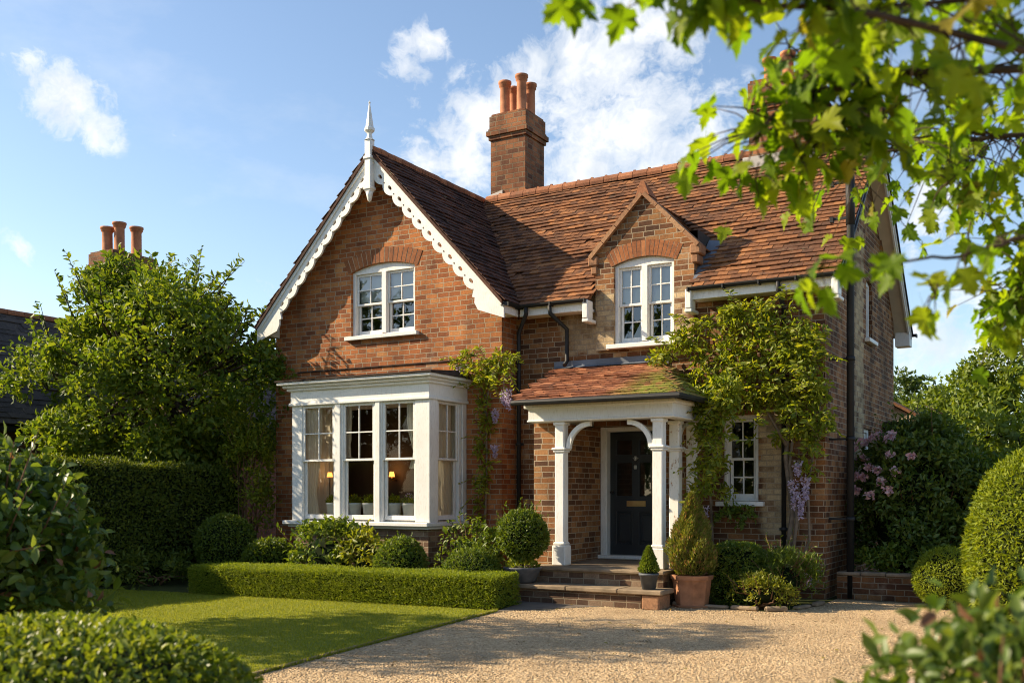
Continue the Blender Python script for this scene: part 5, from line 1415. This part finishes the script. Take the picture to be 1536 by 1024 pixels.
# foreground bushes
clipped('clipped_bush', 'broad clipped leafy bush at the near corner of the lawn', 'bush', (-4.02, 2.60, .40), (1.10, 1.0, .62), 42000, .041, M['lf_near'], 101, .04, .75, asp=.5, fuzz=.035, tpl=OVAL, shoots=60)
loose_bush('magnolia_bush', 'dark broad-leaved bush with reddish tips beside the near lawn', 'bush', (-6.78, 4.1, 1.0), (.88, .8, .80), 190, 46, .098, 'lf_magn', 102, .5, cr=.26, shoots=30, core=.5, up=.1)
loose_bush('near_bush', 'out of focus leafy bush close to the viewer', 'bush', cw(1.26, 2.25, .86), (.46, .40, .40), 120, 28, .058, 'lf_magn', 103, .42, cr=.2, core=.5, shoots=3)

# overhanging maple
mp = thing('maple_tree', 'sunlit maple with lobed leaves overhanging the drive', 'tree', cw(4.6, 3.4, 0))
tk = MB(); lm = MB(); lv = Leaves(); rm_ = np.random.default_rng(5)
tk.tube([cw(4.6, 3.4, -.1), cw(4.6, 3.4, .3), cw(4.5, 3.4, 1.6), cw(4.4, 3.4, 2.8), cw(4.4, 3.5, 4.6)], [.24, .17, .15, .13, .08], 14)
def branch(pts, r0, r1=.004):
    q = np.array(pts, float); t = np.linspace(0, len(q) - 1, (len(q) - 1) * 5 + 1)
    w_ = np.column_stack([np.interp(t, np.arange(len(q)), q[:, i]) for i in range(3)]); w_[1:-1] += rm_.normal(0, .018, (len(w_) - 2, 3))
    w_[1:-1] = (w_[:-2] + w_[1:-1] * 2 + w_[2:]) / 4; full = w_; n = len(full)
    lm.tube([cw(*p) for p in full], [r0 + (r1 - r0) * (i / (n - 1)) ** .7 for i in range(n)], 8); return [np.array(p, float) for p in pts]
def along(pts, n, spread, size_, jit=.25, t0=0.0, down=.55, twig=True):
    n = int(n * .92); size = size_ * .79; pts = np.array(pts); seg = np.linalg.norm(np.diff(pts, axis=0), axis=1); cum = np.concatenate([[0], np.cumsum(seg)]) / seg.sum()
    T = rm_.uniform(t0, 1, n); B = np.column_stack([np.interp(T, cum, pts[:, i]) for i in range(3)])
    off = rm_.normal(size=(n, 3)) * np.array([1, .7, .8]) * spread; off[:, 2] -= spread * .35
    Q = B + off; W = np.array([cw(*q) for q in Q]); Bw = np.array([cw(*b) for b in B])
    A = unit(unit(W - Bw) * .6 + rm_.normal(size=(n, 3)) * .4 + np.array([0, 0, -down])); N = unit(rm_.normal(size=(n, 3)) * .55 + np.array([-.55, -.1, .7]))
    L = size * rm_.uniform(1 - jit, 1 + jit, n); lv.add(W, A, N, L, L * .92, MAPLE)
    if twig:
        for k in range(0, n): lm.tube([tuple(Bw[k]), tuple(Bw[k] * .5 + W[k] * .5 + np.array([0, 0, .02])), tuple(W[k])], [.004, .003, .0015], 4)
b1 = branch([(4.45, 3.4, 2.2), (2.6, 2.9, 2.66), (1.31, 2.6, 2.74), (.70, 2.6, 2.87), (.34, 2.65, 2.97), (.24, 2.7, 3.0)], .018)
along(b1[1:], 70, .10, .125); along(b1[3:], 26, .05, .12); along([(.95, 2.6, 2.88), (.42, 2.6, 2.92)], 30, .06, .13)
b2 = branch([(4.4, 3.4, 2.8), (2.8, 3.6, 3.05), (1.9, 3.6, 3.1), (1.3, 3.6, 3.08), (.98, 3.6, 2.98), (.86, 3.6, 2.85)], .03)
along(b2[2:], 105, .13, .125); along([(1.18, 3.6, 2.98), (1.02, 3.6, 2.76)], 46, .09, .125); along([(.98, 3.6, 3.05), (.86, 3.6, 2.72)], 16, .05, .12); along([(1.35, 3.6, 2.96), (1.2, 3.6, 2.80)], 30, .08, .12)
along([(1.3, 3.6, 3.26), (.98, 3.6, 3.14)], 50, .08, .12); along([(1.15, 3.6, 3.12), (.92, 3.6, 3.02)], 26, .06, .12)
b3 = branch([(4.4, 3.4, 2.6), (3.2, 4.0, 3.05), (2.4, 4.2, 3.1), (1.95, 4.2, 3.08), (1.55, 4.2, 3.08)], .028)
along(b3[1:], 115, .13, .115); along([(1.95, 4.2, 3.0), (1.78, 4.2, 2.86)], 22, .08, .115)
b4 = branch([(4.4, 3.4, 2.5), (3.0, 4.4, 2.8), (2.42, 4.5, 2.72), (2.2, 4.5, 2.40)], .024)
along(b4[1:], 120, .13, .11); along([(2.34, 4.5, 2.75), (2.18, 4.5, 2.36)], 60, .10, .105); along([(2.08, 4.5, 2.98), (2.02, 4.5, 2.72)], 24, .07, .105)
along([(2.62, 4.5, 3.05), (2.36, 4.5, 2.62)], 80, .14, .11); along([(2.45, 4.5, 2.6), (2.25, 4.5, 2.4)], 34, .10, .105)
b5 = branch([(4.4, 3.4, 2.2), (2.4, 3.1, 2.42), (1.52, 3.0, 2.36), (1.32, 3.0, 2.30), (1.16, 3.0, 2.27), (.9, 3.0, 2.29)], .014, .002)
for p, n, s in (((1.25, 3.0, 2.19), 6, .045), ((1.15, 3.0, 2.28), 4, .035), ((1.33, 3.0, 2.30), 4, .04), ((.90, 3.0, 2.27), 8, .045), ((1.45, 3.0, 2.36), 4, .04)):
    along([p, (p[0] + .01, p[1], p[2] - .02)], n, s, .115, .2)
b6 = branch([(4.4, 3.4, 3.2), (2.8, 3.0, 3.1), (1.6, 2.9, 3.02), (.9, 2.9, 3.0)], .03)
along(b6[1:], 170, .13, .125)
b7 = branch([(4.4, 3.4, 2.7), (3.2, 5.0, 3.45), (2.3, 5.2, 3.4), (1.6, 5.2, 3.3)], .03); along(b7[1:], 170, .22, .12)
b8 = branch([(4.4, 3.4, 3.6), (5.4, 4.4, 4.2), (6.2, 5.5, 4.6)], .05); along(b8[1:], 160, .5, .13)
b9 = branch([(4.4, 3.4, 3.6), (3.6, 2.6, 3.9), (2.6, 2.0, 4.1)], .05); along(b9[1:], 90, .4, .13)
tk.build('trunk', M['bark'], mp); lm.build('limb', M['bark'], mp); lv.build('foliage', M['lf_maple'], mp)

# trees standing outside the frame whose shade falls on the drive and whose crowns show in the panes
tree('garden_tree', 'slender tree left of the lawn casting shade over the drive', (-13.6, 6.2, 0), 6, (-13.4, 6.1, 4.1), (1.5, 1.75, 1.9), 150, 60, .15, 'lf_tree', 111, None, cr=.5, low=-.9)
t0 = tree('street_tree', 'broad tree opposite the house seen in the window reflections', (-13.5, -15, 0), 9, (-13.5, -15, 5.6), (3.4, 3.0, 4.6), 170, 50, .34, 'lf_back2', 112, 'trees across the lane', cr=.9, low=-.9)
for i, (x, y, rz, s, lb) in enumerate([(-20.5, -16.5, 1.2, 1.0, 'second broad tree across the lane, only in reflections'), (-26.5, -15.5, 2.6, 1.0, 'third broad tree across the lane, only in reflections'), (-33, -13, 4.0, 1.08, 'fourth broad tree across the lane, only in reflections')]):
    copy_thing(t0, (x, y, 0), rz, s, lb)

# ------------------------------------------------------------------ camera
cd = bpy.data.cameras.new('camera'); cam = bpy.data.objects.new('camera', cd); COL.objects.link(cam)
cam.location = (0, 0, 1.6); cam.rotation_euler = (math.radians(90), 0, TH)
cd.sensor_width = 36; cd.lens = 35.6; cd.shift_y = (738 - 512) / 1536; cd.clip_end = 2000; cd.clip_start = .05
cd.dof.use_dof = True; cd.dof.focus_distance = 15.5; cd.dof.aperture_fstop = 2.5
scene.camera = cam

# ------------------------------------------------------------------ light
sd = Vector((-2.31, -1.0, 1.48)).normalized()
sl_ = bpy.data.lights.new('sun', 'SUN'); sun = bpy.data.objects.new('sun', sl_); COL.objects.link(sun)
sun.rotation_euler = sd.to_track_quat('Z', 'Y').to_euler(); sl_.energy = 5.0; sl_.angle = math.radians(.53); sl_.color = (1, .83, .58)
for q in ((-12.16, 14.34, 2.02), (-11.83, 15.70, 2.05)):
    ld = bpy.data.lights.new('lamp_bulb', 'POINT'); lo = bpy.data.objects.new('lamp_bulb', ld); COL.objects.link(lo)
    lo.location = q; ld.energy = 1.3 if q[1] > 15 else .35; ld.color = (1, .55, .22); ld.shadow_soft_size = .04
w = bpy.data.worlds.new('World'); scene.world = w; w.use_nodes = True; nt = w.node_tree; nt.nodes.clear(); g = G(nt)
sky = g.node('ShaderNodeTexSky', sky_type='NISHITA'); sky.sun_disc = False
sky.sun_elevation = math.asin(sd.z); sky.sun_rotation = math.atan2(sd.x, sd.y); sky.altitude = 50; sky.air_density = 1.0; sky.dust_density = .6; sky.ozone_density = 1.0
D = g.node('ShaderNodeTexCoord').outputs['Generated']
CL = [(-53.8,19.3,1.9,.72), (-52.6,18.9,1.6,.75), (-56.0,20.8,1.0,.5), (-35.3,23.7,1.3,.8), (-36.1,22.6,1.1,.7), (-34.5,24.0,0.7,.8), (-26.6,23.5,2.4,1), (-24.0,22.8,2.7,1), (-28.9,22.9,1.7,.9), (-21.4,23.8,2.4,.8), (-31.9,20.7,2.0,.8), (-34.2,19.6,1.5,.9), (-29.6,21.2,2.0,.9), (-33.0,18.0,2.4,1), (-34.9,18.4,1.5,.8), (-25.9,19.5,3.1,1), (-22.2,19.7,3.1,1), (-18.5,19.1,2.4,1), (-25.9,17.3,2.7,1), (-20.7,17.6,2.7,1), (-30.4,19.0,2.0,.8), (-35.7,21.1,0.7,.6), (-48.8,18.5,0.5,.4), (-8.2,14.6,2.0,.7), (-5.9,9.8,2.0,.6), (-7.5,6.9,2.0,.7), (-4.4,7.4,2.0,.7), (-56.3,12.3,1.0,.35), (-43.7,11.1,0.8,.3)]
wn = g.vmath('SCALE', g.vmath('SUBTRACT', g.noise(D, 14, 4, .6, True), (.5, .5, .5)), .055)
Dw = g.vmath('ADD', D, wn); acc = None
for az, el, r_, amt in CL:
    a, e = math.radians(az), math.radians(el); v = (math.sin(a) * math.cos(e), math.cos(a) * math.cos(e), math.sin(e)); rad = math.radians(r_) * 1.45
    dist = g.vmath('DISTANCE', Dw, v); m_ = g.math('MULTIPLY', g.math('SUBTRACT', 1.0, g.math('DIVIDE', dist, rad), clamp=True), amt * 1.25)
    acc = m_ if acc is None else g.math('MAXIMUM', acc, m_)
Dn = g.vmath('ADD', D, g.vmath('SCALE', g.vmath('SUBTRACT', g.noise(D, 7, 5, .6, True), (.5, .5, .5)), .10))
n1 = g.math('ADD', g.math('MULTIPLY', g.noise(g.vmath('MULTIPLY', Dn, (1, 1, 1.35)), 15, 10, .66), .75), g.math('MULTIPLY', g.noise(Dn, 55, 8, .7), .25))
dens = g.ramp(g.math('ADD', g.math('MULTIPLY', acc, .23), n1), [(.57, 0.0), (.66, .55), (.80, 1.0)], 'LINEAR')
dens = g.math('MULTIPLY', dens, g.ramp(acc, [(0, 0.0), (.30, 1.0)]))
# thin generic haze clouds over the rest of the sky
n2 = g.noise(g.vmath('MULTIPLY', D, (1, 1, 2.4)), 3.2, 8, .62)
wisp = g.math('MULTIPLY', g.ramp(n2, [(.54, 0.0), (.80, .4)]), .7)
dens = g.math('MAXIMUM', dens, wisp)
ccol = g.ramp(g.noise(D, 18, 5), [(.3, (.62, .68, .76)), (.65, (1, .99, .965))])
ccol = g.vmath('SCALE', ccol, 5.9)
hz = g.ramp(g.sep(D)[2], [(.0, 1.0), (.35, 0.0)])
col = g.mix(dens, sky.outputs[0], ccol)
bg = g.node('ShaderNodeBackground'); g.put(bg.inputs[0], col); bg.inputs[1].default_value = .106
wo = g.node('ShaderNodeOutputWorld'); g.l.new(bg.outputs[0], wo.inputs[0])

scene.view_settings.view_transform = 'Standard'; scene.view_settings.look = 'None'; scene.view_settings.gamma = 1; scene.view_settings.exposure = 1.0
scene.render.engine = 'CYCLES'
scene.cycles.pixel_filter_type = 'BLACKMAN_HARRIS'; scene.cycles.filter_width = 1.05; scene.cycles.max_bounces = 8; scene.cycles.transparent_max_bounces = 16; scene.cycles.use_denoising = True
scene.cycles.caustics_reflective = False; scene.cycles.caustics_refractive = False; scene.cycles.sample_clamp_indirect = 6
